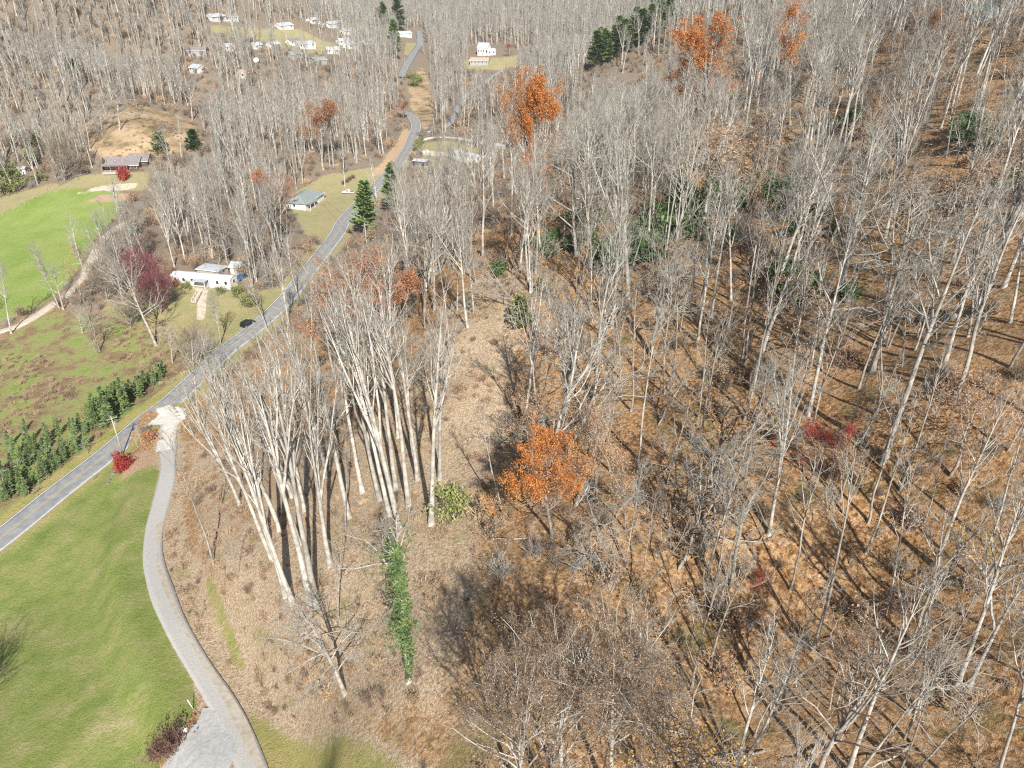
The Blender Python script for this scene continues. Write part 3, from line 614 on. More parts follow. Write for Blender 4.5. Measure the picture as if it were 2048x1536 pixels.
NAMES = dict(clean='bare_tree', budded='budded_tree', tall='bare_tree', pole='bare_tree', polebrown='bare_tree', oak='bare_tree', oakgrey='bare_tree', gnarl='bare_tree', spread='bare_tree', orange='orange_oak_tree', rust='rust_leaved_tree', sparse_orange='sparse_orange_tree',
             red='red_maple_tree', darkred='dark_red_tree', yellow='yellow_leaved_tree', tanleaf='tan_leaved_tree', pine='pine_tree', spruce='spruce_tree', cedar='cedar_tree', bush='shrub', tanbush='shrub', bramble='shrub',
             evergreen='evergreen_shrub', greenbush='shrub', redbush='red_shrub', rustbush='shrub', darkbush='shrub')
TREES = []
def plant(kind, xyz, height, label, group=None, rz=None, vi=None, lean=(0, 0), wide=1.0, cat_=None):
    ms = K_[kind][random.randrange(len(K_[kind])) if vi is None else vi % len(K_[kind])]
    s = height / ms['H']
    e = empty(NAMES[kind], xyz, random.uniform(0, 6.28) if rz is None else rz, (s * wide, s * wide, s))
    if lean != (0, 0): e.rotation_mode = 'ZYX'; e.rotation_euler = (lean[1], lean[0], e.rotation_euler[2])
    for part in ('trunk', 'crown', 'leaves'):
        if part in ms: obj({'trunk': 'trunk' if 'bush' not in NAMES[kind] and 'shrub' not in NAMES[kind] else 'stems', 'crown': 'crown' if 'shrub' not in NAMES[kind] else 'twigs', 'leaves': 'leaves'}[part], ms[part], e)
    tag(e, label, cat_ or ('shrub' if 'shrub' in NAMES[kind] else 'tree'), group)
    TREES.append((xyz[0], xyz[1], kind))
    return e
def height_to(xyz, px, py):
    """height of a vertical thing standing at xyz whose top shows at row py"""
    d = rayd(px, py); t = xyz[1] / d[1]; return CZ + d[2] * t - xyz[2], d[0] * t - xyz[0]
def hero(kind, base, top, label, group=None, vi=None, wide=1.0, maxlean=.16, hmax=42):
    p = g(*base); h, dx = height_to(p, *top); h = min(max(h, 2), hmax)
    la = max(-maxlean, min(maxlean, math.atan2(dx, h)))
    return plant(kind, (p[0], p[1], p[2]), h / max(.5, math.cos(la)), label, group, vi=vi, wide=wide, lean=(la, 0), rz=random.uniform(-.6, .6) if kind == 'x' else None)
# ------------------------------------------------------------------ buildings
m_white = mat('white_siding', (.60, .60, .575), .6, c2=(.68, .68, .655), scale=1.5)
m_white_roof = mat('white_metal_roof', (.36, .40, .44), .5, c2=(.48, .52, .56), scale=.8)
m_grey_roof = mat('teal_shingle_roof', (.19, .225, .225), .9, c2=(.27, .30, .295), scale=1.2, detail=6)
m_brown_roof = mat('brown_grey_roof', (.17, .15, .155), .8, c2=(.26, .235, .235), scale=1.0, detail=6)
m_red_roof = mat('rusty_tan_roof', (.40, .27, .20), .8, c2=(.50, .38, .31), scale=.7)
m_log = mat('dark_log_wall', (.07, .045, .035), .85, c2=(.15, .10, .075), scale=2.5)
m_glass = mat('window_glass', (.03, .04, .05), .08, spec=.8)
m_trim = mat('white_trim', (.78, .78, .76), .5)
m_wood = mat('weathered_wood', (.34, .29, .24), .9, c2=(.48, .42, .36), scale=3.0)
m_brick = mat('red_brick', (.30, .12, .08), .9, c2=(.42, .20, .13), scale=3.0)
m_grey_wall = mat('grey_siding', (.34, .36, .37), .7)
m_dark = mat('black_and_shade', (.02, .02, .022), .6)  # plain near black; on the open shed it paints the shade inside
m_tyre = mat('tyre_rubber', (.02, .02, .02), .8)
m_steel = mat('galvanised', (.5, .52, .54), .4, metal=.6)
def car_paint(n_, c): return mat(n_, c, .3, spec=.6)
def house(name, a, b, width, hw, hr, label, cat_='house', wall=m_white, roof=m_white_roof, over=.45, hip=False, nwin=4, door=None, chimney=None, porch=None, group=None, sunk=.6, length=None, wh=1.1):
    p = np.array(g(*a)); q_ = np.array(g(*b)); d = q_[:2] - p[:2]; L = float(np.hypot(*d)) if length is None else length; ang = math.atan2(d[1], d[0])
    zb = max(Tz(p[0], p[1]), Tz(q_[0], q_[1])) + .15
    e = empty(name, (p[0], p[1], zb), ang); tag(e, label, cat_, group)
    W = Mesh(); W.box(0, L, 0, width, -sunk - 1.2, hw)
    if not hip:
        for x in (0.0, L): W.add([(x, 0, hw), (x, width, hw), (x, width / 2, hw + hr)], [(0, 1, 2), (2, 1, 0)][:1])
    wo_ = W.build('wall', wall, e)
    Rf = Mesh(); t = .14; o = over; zz = hw + .03; y0, y1 = -o, width + o; drop = hr * o / (width / 2)
    if hip:
        hx = min(width / 2, L * .4)
        top = [(hx, width / 2, zz + hr), (L - hx, width / 2, zz + hr)]; bot = [(-o, y0, zz - drop * .5), (L + o, y0, zz - drop * .5), (L + o, y1, zz - drop * .5), (-o, y1, zz - drop * .5)]
        Rf.add(bot + top, [(0, 1, 5, 4), (1, 2, 5), (2, 3, 4, 5), (3, 0, 4), (3, 2, 1, 0)])
    else:
        A_ = [(-o, y0, zz - drop), (L + o, y0, zz - drop), (L + o, width / 2, zz + hr), (-o, width / 2, zz + hr), (-o, y1, zz - drop), (L + o, y1, zz - drop)]
        Bv = [(x, y, z + t) for x, y, z in A_]
        Rf.add(A_ + Bv, [(3, 2, 1, 0), (4, 5, 2, 3), (6, 7, 8, 9), (9, 8, 11, 10), (0, 1, 7, 6), (5, 4, 10, 11), (0, 6, 9, 3), (3, 9, 10, 4), (1, 2, 8, 7), (2, 5, 11, 8)])
    ro = Rf.build('roof', roof, e)
    if chimney:
        c_ = Mesh(); cx_, cy_ = chimney; c_.box(cx_ * L - .35, cx_ * L + .35, cy_ * width - .35, cy_ * width + .35, hw, hw + hr + 1.0); c_.build('chimney', m_brick, ro)
    fl = Mesh(); fl.box(-o, L + o, -o - .04, -o, zz - drop - .06, zz - drop + .14); fl.build('fascia', m_trim, ro)
    def window(cx_, side, w_=.95, h_=None):
        h_ = h_ or wh; z0 = hw * .42; f = Mesh(); pn = Mesh()
        if side == 'f': f.box(cx_ - w_ / 2 - .08, cx_ + w_ / 2 + .08, -.06, .05, z0 - .08, z0 + h_ + .08); pn.box(cx_ - w_ / 2, cx_ + w_ / 2, -.085, -.05, z0, z0 + h_)
        elif side == 'r': f.box(L - .05, L + .06, cx_ - w_ / 2 - .08, cx_ + w_ / 2 + .08, z0 - .08, z0 + h_ + .08); pn.box(L + .05, L + .085, cx_ - w_ / 2, cx_ + w_ / 2, z0, z0 + h_)
        else: f.box(-.06, .05, cx_ - w_ / 2 - .08, cx_ + w_ / 2 + .08, z0 - .08, z0 + h_ + .08); pn.box(-.085, -.05, cx_ - w_ / 2, cx_ + w_ / 2, z0, z0 + h_)
        fo = f.build('window', m_trim, e); pn.build('pane', m_glass, fo)
    dx = door if door is not None else .5
    for i in range(nwin):
        u = (i + .5) / nwin
        if abs(u - dx) * L < 1.1: continue
        window(u * L, 'f')
    window(width * .5, 'r'); window(width * .5, 'l')
    if door is not None:
        dm = Mesh(); dm.box(dx * L - .45, dx * L + .45, -.08, .03, .05, 2.05); do = dm.build('door', m_wood if wall is m_log else m_grey_wall, e)
        hd = Mesh(); hd.box(dx * L + .3, dx * L + .36, -.13, -.08, 1.0, 1.06); hd.build('handle', m_steel, do)
    if porch:
        x0, x1, dep, rm = porch; fm = Mesh(); fm.box(x0 * L, x1 * L, -dep, -.02, -.9, .12); fm.build('porch_floor', m_wood, e)
        k = max(2, int((x1 - x0) * L / 3) + 1)
        for i in range(k):
            pm = Mesh(); xx = x0 * L + .1 + (x1 - x0) * (L - .0) * i / (k - 1) - (.2 if i == k - 1 else 0); pm.box(xx - .07, xx + .07, -dep + .05, -dep + .19, .12, hw - .25); pm.build('porch_post', m_trim if wall is not m_log else m_wood, e)
        pr = Mesh(); pr.box(x0 * L - .2, x1 * L + .2, -dep - .25, -.05 - over, hw - .22, hw - .10); pr.build('porch_roof', rm, e)
        rl = Mesh(); rl.box(x0 * L, x1 * L, -dep + .02, -dep + .08, .9, 1.0)
        rl.build('railing', m_trim if wall is not m_log else m_wood, e)
    return e, L, ang
house('mobile_home', (345,567), (463,581), 4.6, 2.7, .7, 'long white mobile home with a pale metal roof beside the dark red tree', 'mobile home', roof=mat('mobile_home_roof', (.50, .55, .60), .5, c2=(.60, .65, .69), scale=.8), nwin=7, door=.62, porch=(.44, .64, 2.6, m_white_roof), over=.15)
# wooden ramp leading down from its porch
pr = g(398, 592); e = empty('access_ramp', (pr[0], pr[1], pr[2]), R(2)); tag(e, 'white railed ramp leading down from the porch of the long white mobile home', 'ramp')
mb = Mesh(); mb.add([(-.7,-5,.02),(.7,-5,.02),(.7,1.8,.9),(-.7,1.8,.9),(-.7,-5,-.3),(.7,-5,-.3),(.7,1.8,.7),(-.7,1.8,.7)], [(0,1,2,3),(7,6,5,4),(0,4,5,1),(1,5,6,2),(2,6,7,3),(3,7,4,0)]); mb.build('deck', m_wood, e)
for s in (-.68, .68):
    mb = Mesh(); mb.cyl((s,-5,.95),(s,1.8,1.85),.06,.06,6)
    for k in range(4): mb.cyl((s,-5+k*2.2,-.1),(s,-5+k*2.2,.95+.29*k),.05,.05,6)
    mb.build('railing', m_trim, e)
house('carport', (396,549), (440,556), 5.0, 1.9, .12, 'flat pale grey carport roof just behind the long white mobile home', 'carport', wall=m_wood, nwin=0)
house('garden_shed', (462,548), (481,550), 4.5, 2.6, 1.0, 'small white shed with grey gable roof behind the right end of the mobile home', 'shed', nwin=2, door=.5, roof=m_white_roof)
house('bungalow', (612,421), (649,398), 10.5, 2.9, 2.0, 'white bungalow with dark teal hipped roof beside the orange trees and pickup', 'house', roof=m_grey_roof, hip=True, nwin=4, door=.35, porch=(.0,.45,2.4,m_grey_roof), over=.7)
house('cabin', (210,346), (278,342), 9.0, 3.0, 2.6, 'long brown log cabin with grey gable roof below the bare mound', 'house', wall=m_log, roof=m_brown_roof, nwin=6, door=.45, chimney=(.38,.5), porch=(.0,.75,2.6,m_brown_roof), over=.8)
house('cabin_wing', (262,334), (296,333), 7.0, 2.8, 2.4, 'lower gabled garage wing behind the right end of the brown log cabin', 'garage', wall=m_log, roof=m_brown_roof, nwin=2, over=.8)
house('outhouse_shed', (38,349), (52,349), 2.6, 2.7, .5, 'small white flat roofed shed alone among green bushes by the left field', 'shed', wall=m_white, roof=m_white_roof, nwin=1, over=.4)
house('open_shed', (826,331), (854,332), 4.6, 2.1, .5, 'low white roofed open shed on the grass right of the curving road', 'shed', wall=m_dark, roof=m_white_roof, nwin=0, over=.3)  # solid dark box paints the shade beneath the open roof
house('mobile_home', (905,322), (962,326), 4.5, 2.6, .5, 'white single storey home half hidden by bare branches right of the road bend', 'mobile home', nwin=5, door=.5, over=.15)
house('mobile_home', (968,300), (1000,303), 4.5, 2.6, .5, 'small pale home behind bare twigs near the end of the gravel lane', 'mobile home', nwin=3, door=.5, over=.15)
house('farmhouse', (955,111), (975,111), 9, 6.2, 3.2, 'tall white two storey farmhouse in the clearing beside the small red tree', 'house', nwin=4, door=.5, roof=m_white_roof, wh=1.4)
house('farmhouse_wing', (975,112), (991,110), 7, 3.2, 1.6, 'low white side wing joined to the right of the tall farmhouse', 'house', nwin=2, roof=m_white_roof)
house('ranch_house', (940,131), (976,130), 9, 3.0, 1.9, 'long ranch house with rusty tan roof just below the white farmhouse', 'house', wall=m_grey_wall, roof=m_red_roof, nwin=5, door=.4)
FH = [((424,43),(452,43),'long pale mobile home at the top of the far upper left meadow',m_white,m_white_roof), ((452,43),(478,44),'white mobile home end to end with the long one in the far upper left meadow',m_white,m_grey_roof),
 ((560,60),(588,60),'white cottage on the grassy rise right of the two far mobile homes',m_white,m_white_roof), ((374,111),(414,113),'low house with blotchy grey roof at the far woodland edge',m_grey_wall,m_brown_roof),
 ((380,147),(397,147),'tiny white roofed hut in front of the grey roofed far house',m_white,m_white_roof), ((598,97),(632,98),'white house with pale roof amid bare trees in the far village',m_white,m_white_roof),
 ((655,108),(679,109),'small white gabled house above the dark green far house',m_white,m_white_roof), ((630,130),(655,131),'dark green roofed house wrapped in ivy covered trees',m_grey_wall,m_grey_roof),
 ((658,56),(686,57),'bright white house on the orange bank below the far evergreens',m_white,m_white_roof), ((680,90),(702,92),'white house partly hidden between bare trunks left of the blue green pine',m_white,m_white_roof),
 ((800,74),(824,76),'white bungalow right of the big far pines beside the road',m_white,m_white_roof), ((700,98),(715,99),'small white outbuilding in front of the house left of the pine',m_white,m_white_roof),
 ((583,91),(599,92),'small silver roofed cabin left of the far village house',m_white,m_brown_roof), ((583,118),(606,119),'low teal roofed building in the middle of the far village',m_grey_wall,m_grey_roof),
 ((453,103),(470,104),'small white building among thin trees between meadow homes and village',m_white,m_white_roof), ((512,100),(528,101),'plain white cottage left of the silver roofed cabin',m_white,m_white_roof),
 ((545,98),(562,99),'plain white cottage closest to the silver roofed cabin',m_white,m_white_roof), ((700,22),(722,23),'pale house glimpsed high in the woods left of the far evergreens',m_white,m_white_roof),
 ((625,48),(640,48),'little white shed beside the grassy rise cottage',m_white,m_white_roof), ((484,157),(498,157),'small tan roofed shed in the brush below the far village',m_white,m_red_roof), ((690,70),(712,71),'pale roofed house behind twigs right of the bright white one',m_white,m_white_roof), ((733,90),(750,90),'white cottage among twigs just left of the blue green pine',m_white,m_white_roof)]
for a, b, lb, wm, rm in FH:
    house('house', a, b, 7, 3.0, 1.7, lb, 'house', wall=wm, roof=rm, nwin=3, door=.5)
# propane tank
p = g(513, 126); e = empty('gas_tank', (p[0], p[1], p[2] + 1.6)); tag(e, 'round white gas tank standing among the far village trees', 'tank')
mb = Mesh(); mb.cyl((0,-1.8,0),(0,-1.2,0),1.1,1.9,14); mb.cyl((0,-1.2,0),(0,2.5,0),1.9,1.9,14); mb.cyl((0,2.5,0),(0,3.1,0),1.9,1.1,14); mb.build('tank_body', m_white, e, True)
for s in (-.8, 2.0):
    mb = Mesh(); mb.box(-1.3,1.3,s-.15,s+.15,-2.2,-1.2); mb.build('cradle', m_grey_wall, e)

# ------------------------------------------------------------------ vehicles
def vehicle(name, px, ang, paint, label, cat_, kind='suv'):
    x, y, z = g(*px); e = empty(name, (x, y, z + .02), R(ang)); tag(e, label, cat_)
    L, Wd = (4.8, 1.9) if kind != 'pickup' else (5.6, 2.0)
    if kind == 'suv': prof = [(-2.4,.35),(-2.4,.95),(-2.25,1.05),(-1.9,1.62),(-1.6,1.72),(.45,1.70),(1.15,1.08),(2.2,.92),(2.4,.75),(2.4,.35)]; gl = [(-2.05,1.10),(-1.8,1.56),(.38,1.58),(.95,1.10)]
    elif kind == 'car': prof = [(-2.35,.32),(-2.35,.88),(-1.8,.98),(-1.2,1.42),(.2,1.44),(1.0,.98),(2.15,.82),(2.35,.65),(2.35,.32)]; gl = [(-1.6,1.0),(-1.12,1.36),(.15,1.37),(.8,1.0)]
    else: prof = [(-2.8,.45),(-2.8,1.05),(-.75,1.05),(-.6,1.75),(.7,1.77),(1.3,1.15),(2.6,1.0),(2.8,.85),(2.8,.45)]; gl = [(-.55,1.15),(-.48,1.66),(.62,1.68),(1.1,1.15)]
    h = Wd / 2; bm_ = Mesh(); n_ = len(prof)
    def hy(zz): return h if zz < 1.12 else h - (zz - 1.12) * .32
    bm_.add([(px_, -hy(z_), z_) for px_, z_ in prof] + [(px_, hy(z_), z_) for px_, z_ in prof], [tuple(range(n_)), tuple(range(2 * n_ - 1, n_ - 1, -1))] + [((i + 1) % n_, i, n_ + i, n_ + (i + 1) % n_) for i in range(n_)])
    body = bm_.build('body', paint, e)
    for s in (-1, 1):
        w_ = Mesh(); w_.add([(a_, s * (hy(z_) + .012), z_) for a_, z_ in gl], [(0,1,2,3) if s > 0 else (3,2,1,0)]); w_.build('side_window', m_glass, e)
    ws = [(gl[2][0] + .12, gl[2][1]), (gl[3][0] + .18, gl[3][1] + .02)]
    w_ = Mesh(); w_.add([(ws[0][0], -.62, ws[0][1] + .03), (ws[0][0], .62, ws[0][1] + .03), (ws[1][0], .75, ws[1][1] + .03), (ws[1][0], -.75, ws[1][1] + .03)], [(0,1,2,3)]); w_.build('windscreen', m_glass, e)
    if kind == 'pickup':
        b_ = Mesh(); b_.box(-2.65, -.9, -.82, .82, 1.03, 1.065); b_.build('load_bed', m_dark, e)
    for sx in (-1, 1):
        for sy in (-1, 1):
            wx = sx * L * .31; t_ = Mesh(); t_.cyl((wx, sy * (h - .22), .36), (wx, sy * (h + .01), .36), .36, .36, 14); to = t_.build('wheel', m_tyre, e, False)
            r_ = Mesh(); r_.cyl((wx, sy * (h + .008), .36), (wx, sy * (h + .03), .36), .21, .19, 10); r_.build('rim', m_steel, to)
    for s in (-1, 1):
        hl = Mesh(); hl.box(L / 2 - .03, L / 2 + .02, s * .68 - .17, s * .68 + .17, .68, .82); hl.build('headlight', m_trim, e)
    return e
vehicle('parked_suv', (496,650), 62, car_paint('black_paint', (.012,.013,.016)), 'black estate car parked on the grass verge right of the forked bare tree', 'car')
vehicle('parked_car', (484,557), 75, car_paint('blue_paint', (.02,.09,.26)), 'blue car parked at the right end of the long white mobile home', 'car', 'car')
vehicle('pickup_truck', (697,387), 175, car_paint('white_paint', (.75,.75,.76)), 'white pickup truck on bare ground between bungalow and dark pine', 'pickup', 'pickup')
vehicle('parked_suv', (849,306), 172, car_paint('silver_paint', (.72,.73,.74)), 'white car on the pale driveway just off the road bend', 'car')
vehicle('parked_car', (170,346), 5, car_paint('dark_paint', (.02,.02,.025)), 'dark car beside the left end of the brown log cabin', 'car', 'car')
vehicle('parked_suv', (590,88), 10, car_paint('grey_paint', (.35,.36,.38)), 'grey car standing in the far village above the silver roofed cabin', 'car')

# ------------------------------------------------------------------ utility poles and wires
m_pole = mat('pole_wood', (.36, .31, .24), .9, c2=(.50, .44, .35), scale=2.0)
m_wire = mat('cable', (.10, .10, .10), .5)
def pole(base, h, label, az=20, arm=True, transformer=False):
    x, y, z = g(*base); e = empty('utility_pole', (x, y, z), R(az)); tag(e, label, 'utility pole')
    mb = Mesh(); mb.cyl((0,0,-.5),(0,0,h),.17,.11,10); mb.build('pole', m_pole, e, True)
    if arm:
        mb = Mesh(); mb.box(-1.2,1.2,-.14,-.04+.0,h-.75,h-.62); a_ = mb.build('crossarm', m_pole, e)
        for s in (-1.05,-.4,.4,1.05):
            i_ = Mesh(); i_.cyl((s,-.09,h-.62),(s,-.09,h-.42),.05,.04,6); i_.build('insulator', m_steel, a_)
    if transformer:
        mb = Mesh(); mb.cyl((.38,0,h-2.6),(.38,0,h-1.7),.24,.24,10); mb.build('transformer', m_steel, e)
    return (x, y, z + h - .5)
def wire(p, q_, sag, label, r=.045):
    n_ = 24; P_ = np.array([[p[0] + (q_[0]-p[0])*t, p[1] + (q_[1]-p[1])*t, p[2] + (q_[2]-p[2])*t - 4*sag*t*(1-t)] for t in np.linspace(0,1,n_)])
    V, f = tubes(P_[None], np.full((1, n_), r), 4); o = obj('power_line', make_mesh('power_line', V, [(f, 0)], [m_wire])); tag(o, label, 'power line')
pa = pole((246,908), 10.5, 'tall pale utility pole behind the red bush at the roadside', 40, transformer=True)
pb = pole((869,272), 10.5, 'utility pole with crossarm standing beyond the gravel lane', 0)
pc = pole((735,505), 10.5, 'utility pole hidden in brush right of the road by the dark pine', 40)
pd = pole((810,140), 9.0, 'thin utility pole at the inside of the far road', 10)
pe = pole((865,274), 6.0, 'short bare post left of the crossarm pole', 0, arm=False)
pf = pole((910,272), 6.5, 'short bare post right of the crossarm pole', 0, arm=False)
wire(pa, (pa[0] - 60, pa[1] - 75, pa[2] + 1), 2.0, 'cable running from the roadside pole toward the lower left lawn')
wire(pa, pc, 5.0, 'long cable running along the road from the roadside pole into the woods')
wire(pc, (g(640,405)[0], g(640,405)[1], g(640,405)[2] + 3.5), 1.5, 'service cable crossing the road to the teal roofed bungalow')
wire(pc, pb, 4.0, 'cable following the road from the dark pine toward the bend')
# small things by the driveway
p = g(386,1417); e = empty('marker_post', p); tag(e, 'thin white marker post on the lawn edge beside the gravel driveway', 'post')
e.rotation_euler = (0, R(-12), 0); mb = Mesh(); mb.cyl((0,0,-.2),(0,0,1.7),.06,.06,8); mb.build('shaft', m_trim, e, True); mb = Mesh(); mb.cyl((0,0,1.7),(0,0,1.76),.07,.07,8); mb.build('cap', m_trim, e)
p = g(368,1462); e = empty('dark_post', p); tag(e, 'thin black post above pale stones at the gravel parking corner', 'lamp')  # thin dark post with a small glass head, not a known lamp
mb = Mesh(); mb.cyl((0,0,-.2),(0,0,1.5),.045,.04,8); mb.build('post', m_dark, e); mb = Mesh(); mb.cyl((0,0,1.5),(0,0,1.75),.09,.12,8); mb.build('post_head', m_glass, e); mb = Mesh(); mb.cyl((0,0,1.75),(0,0,1.85),.16,.03,8); mb.build('lamp_cap', m_dark, e)
m_rock = mat('rock', (.13, .12, .105), .9, c2=(.27, .25, .22), scale=1.6, detail=6, bump=.6, objvar=.15)
m_rock_pale = mat('rock_pale', (.62, .61, .58), .9, c2=(.72, .71, .68), scale=1.6, bump=.4)
def rock(name, xyz, s, label, m=m_rock, group=None, flat=.55, cat_='rock'):
    import bmesh
    bm_ = bmesh.new(); bmesh.ops.create_icosphere(bm_, subdivisions=2, radius=1.0); rr = random.Random(int(abs(xyz[0] * 100 + xyz[1] * 37)))
    dirs = [Vector((rr.gauss(0,1), rr.gauss(0,1), rr.gauss(0,1))).normalized() for _ in range(9)]; cs = [rr.uniform(.55, .95) for _ in dirs]
    for v in bm_.verts:
        for d_, c_ in zip(dirs, cs):
            k = v.co.dot(d_)
            if k > c_: v.co -= d_ * (k - c_)
        v.co = Vector((v.co.x * s * rr.uniform(.97, 1.03), v.co.y * s * .75, v.co.z * s * flat))
    me_ = bpy.data.meshes.new(name); bm_.to_mesh(me_); bm_.free(); me_.materials.append(m)
    o = obj(name, me_); o.location = (xyz[0], xyz[1], xyz[2] + s * flat * .25); o.rotation_euler = (0, 0, rr.uniform(0, 6)); tag(o, label, cat_, group); return o
rock('stone', g(364,1459), .55, 'pale stone left of the thin black post', m_rock_pale); rock('stone', g(372,1460), .45, 'pale stone right of the thin black post', m_rock_pale)
for k, (px, py) in enumerate([(232,935),(229,941),(226,948),(223,955),(219,961),(216,968),(220,950)]):
    rock('stone', g(px, py), random.uniform(.4, .7), 'grey stone in the row running down from the red bush', group='grey stones in a row below the red bush')
for px, py, s in [(1838,590,1.7),(1860,633,2.1),(1912,628,1.7),(1950,585,2.0),(1942,628,1.3),(1822,632,1.2),(1845,610,1.3),(1800,636,1.0),(1900,470,1.6),(1915,462,1.3),(1840,440,1.2),(1600,500,1.0),(1500,1245,.8),(1505,1010,.8)]:
    rock('boulder', (lambda q: (q[0], q[1], q[2] - .25 * s))(g(px, py)), s * .75, 'grey boulder half buried in orange leaves on the right hand slope', group='boulders on the right hand slope')
# fence posts round the upper field
for k, (px, py) in enumerate([(6,434),(30,420),(50,409),(67,399),(92,381),(107,380),(130,377),(215,377),(240,379)]):
    x, y, z = g(px, py); mb = Mesh(); mb.cyl((0,0,-.4),(0,0,1.5 if k != 4 else 2.0),.09,.07,7); o = mb.build('fence_post', m_wood); o.location = (x, y, z); tag(o, 'weathered wooden fence post on the rim of the bright green field', 'post', 'fence posts round the bright green field')
m_log2 = mat('fallen_log', (.42, .38, .33), .9, c2=(.60, .56, .50), scale=1.5)
for a, b, r_, lb in [((1095,518),(1150,486),.14,'pale fallen trunk leaning at the foot of the big oak'), ((1700,585),(1640,640),.12,'fallen grey log near the dark evergreen shrub'), ((1210,1380),(1255,1330),.10,'fallen pole in the brown brush'), ((1120,612),(1240,690),.1,'thin fallen trunk right of the green cedar'), ((1850,250),(1930,300),.15,'fallen trunk high on the right hand slope')]:
    p = np.array(g(*a)); q_ = np.array(g(*b)); p[2] += .15; q_[2] += .5; P_ = p + (q_ - p) * np.linspace(0, 1, 6)[:, None] + np.random.normal(size=(6, 3)) * .06
    V, f = tubes(P_[None], (r_ * np.linspace(1, .4, 6))[None], 7); tag(obj('fallen_log', make_mesh('fallen_log', V, [(f, 0)], [m_log2], True)), lb, 'log')

# ------------------------------------------------------------------ trees that can be told apart
LMK = [(1085,960,'the bright orange leaved oak'),(1630,920,'the small scarlet maples'),(1137,800,'the big central bare tree'),(1485,650,'the twin thin trees'),(1745,680,'the stout crooked oak'),(1640,1200,'the clean white pole tree'),(1930,700,'the tallest slanting trunk'),
 (1590,560,'the glossy evergreen shrub'),(1152,470,'the crest oak'),(1256,500,'the fan shaped white tree'),(1040,610,'the green cedar'),(862,900,'the thickest white trunk'),(800,1200,'the ivy column'),(690,950,'the straight white tree'),(625,1050,'the close pair of white trunks'),(427,1050,'the first tree by the driveway'),
 (700,560,'the rust orange oak'),(1065,250,'the tall orange oak on the crest'),(1408,90,'the deep orange oak crown'),(1572,60,'the scattered orange leaves'),(1850,620,'the grey boulders'),(1186,1050,'the wind twisted tree'),(1520,1450,'the two lower white trunks'),(1700,1450,'the bright thick slanting trunk'),(1950,1250,'the big slanting pair'),
 (1120,1420,'the bottom centre trees'),(905,1000,'the rounded green bush'),(283,590,'the dark red tree'),(620,400,'the teal roofed bungalow'),(430,580,'the long white mobile home'),(728,420,'the dark pine by the road'),(784,370,'the yellow green pine'),(900,320,'the white homes at the road bend'),(496,650,'the black parked car'),(330,870,'the concrete driveway'),
 (1380,1000,'the crooked tangled tree'),(1540,900,'the pale forked tree'),(1870,950,'the trunk over the shaded hollow'),(1800,1100,'the shaded hollow'),(1350,600,'the open leafy slope'),(1950,250,'the evergreen at the upper right'),(1750,250,'the wooded crest at the upper right'),(1620,400,'the dark sided straight trunk'),(1450,450,'the mossy crest'),(940,640,'the top of the tan clearing'),(1780,450,'the long shadows on the upper slope'),(1990,450,'the right border'),(1280,880,'the slim tree right of centre'),(1360,1290,'the yellow leaved tree')]
ADJ = {'tall': 'tall pale bare tree', 'pole': 'slim pale bare tree', 'polebrown': 'slim brown bare tree', 'gnarl': 'crooked bare tree', 'oak': 'spreading bare tree', 'tanleaf': 'small tan leaved tree', 'rust': 'rust leaved tree'}
def where(px, py):
    d_ = sorted(((a - px) ** 2 + (b - py) ** 2, a, b, n) for a, b, n in LMK)[0]; dx, dy = px - d_[1], py - d_[2]; r_ = math.hypot(dx, dy)
    far_ = '' if r_ > 110 else 'just '
    if abs(dx) > 2.2 * abs(dy): p_ = 'right of' if dx > 0 else 'left of'
    elif abs(dy) > 2.2 * abs(dx): p_ = 'below' if dy > 0 else 'above'
    else: p_ = ('below' if dy > 0 else 'above') + (' and right of' if dx > 0 else ' and left of')
    return far_ + p_ + ' ' + d_[3]
GL = 'tall pale trees between the driveway and the slope'
hero('pole', (427,1133), (352,868), 'slender pale tree nearest the driveway left of all other trunks', vi=0)
hero('pole', (478,1146), (452,1075), 'short leafless young tree just right of the slender one by the driveway', vi=3)
hero('clean', (585,1206), (388,770), 'leaning pale tree with fanned crown left of the close pair of trunks', GL, vi=3)
hero('clean', (572,1190), (425,720), 'pale trunk leaning left behind the fanned crown tree by the driveway', GL, vi=0)
hero('clean', (622,1205), (492,690), 'left one of the close pair of tall white trunks by the driveway', GL, vi=2)
hero('clean', (634,1212), (525,660), 'right one of the close pair of tall white trunks by the driveway', GL, vi=1)
hero('pole', (679,1245), (648,1060), 'thin pale tree between the close pair of trunks and the ivy column', vi=1)
hero('oak', (690,1388), (600,1190), 'low spreading bare tree at the foot of the slope near the lawn edge', vi=0, wide=1.2)
hero('clean', (698,1035), (600,640), 'straight white tree above the ivy column, dark shadow at its left', vi=4)
hero('clean', (655,952), (575,610), 'pale tree left of the straight white one, upper of two parallel trunks', vi=2)
hero('clean', (636,925), (548,600), 'pale tree left of the straight white one, lower of two parallel trunks', vi=0)
hero('clean', (800,1065), (690,548), 'big many stemmed pale tree rising behind the ivy column', vi=3)
hero('clean', (792,980), (738,555), 'tall white stem right of the big many stemmed tree', vi=1)
hero('clean', (818,1012), (778,560), 'white trunk between the many stemmed tree and the thickest white trunk', vi=5)
hero('clean', (862,1048), (850,560), 'thickest white trunk left of the tan clearing, with sharp black shadow', vi=1)
hero('clean', (880,958), (868,590), 'white trunk just right of the thickest one at the clearing edge', vi=0)
hero('clean', (745,900), (690,600), 'thin pale tree behind the big many stemmed one', vi=1)
hero('tall', (935,655), (868,400), 'bare tree leaning left at the top of the tan clearing', vi=2)
hero('tall', (948,632), (935,410), 'upright bare tree at the top of the tan clearing', vi=3)
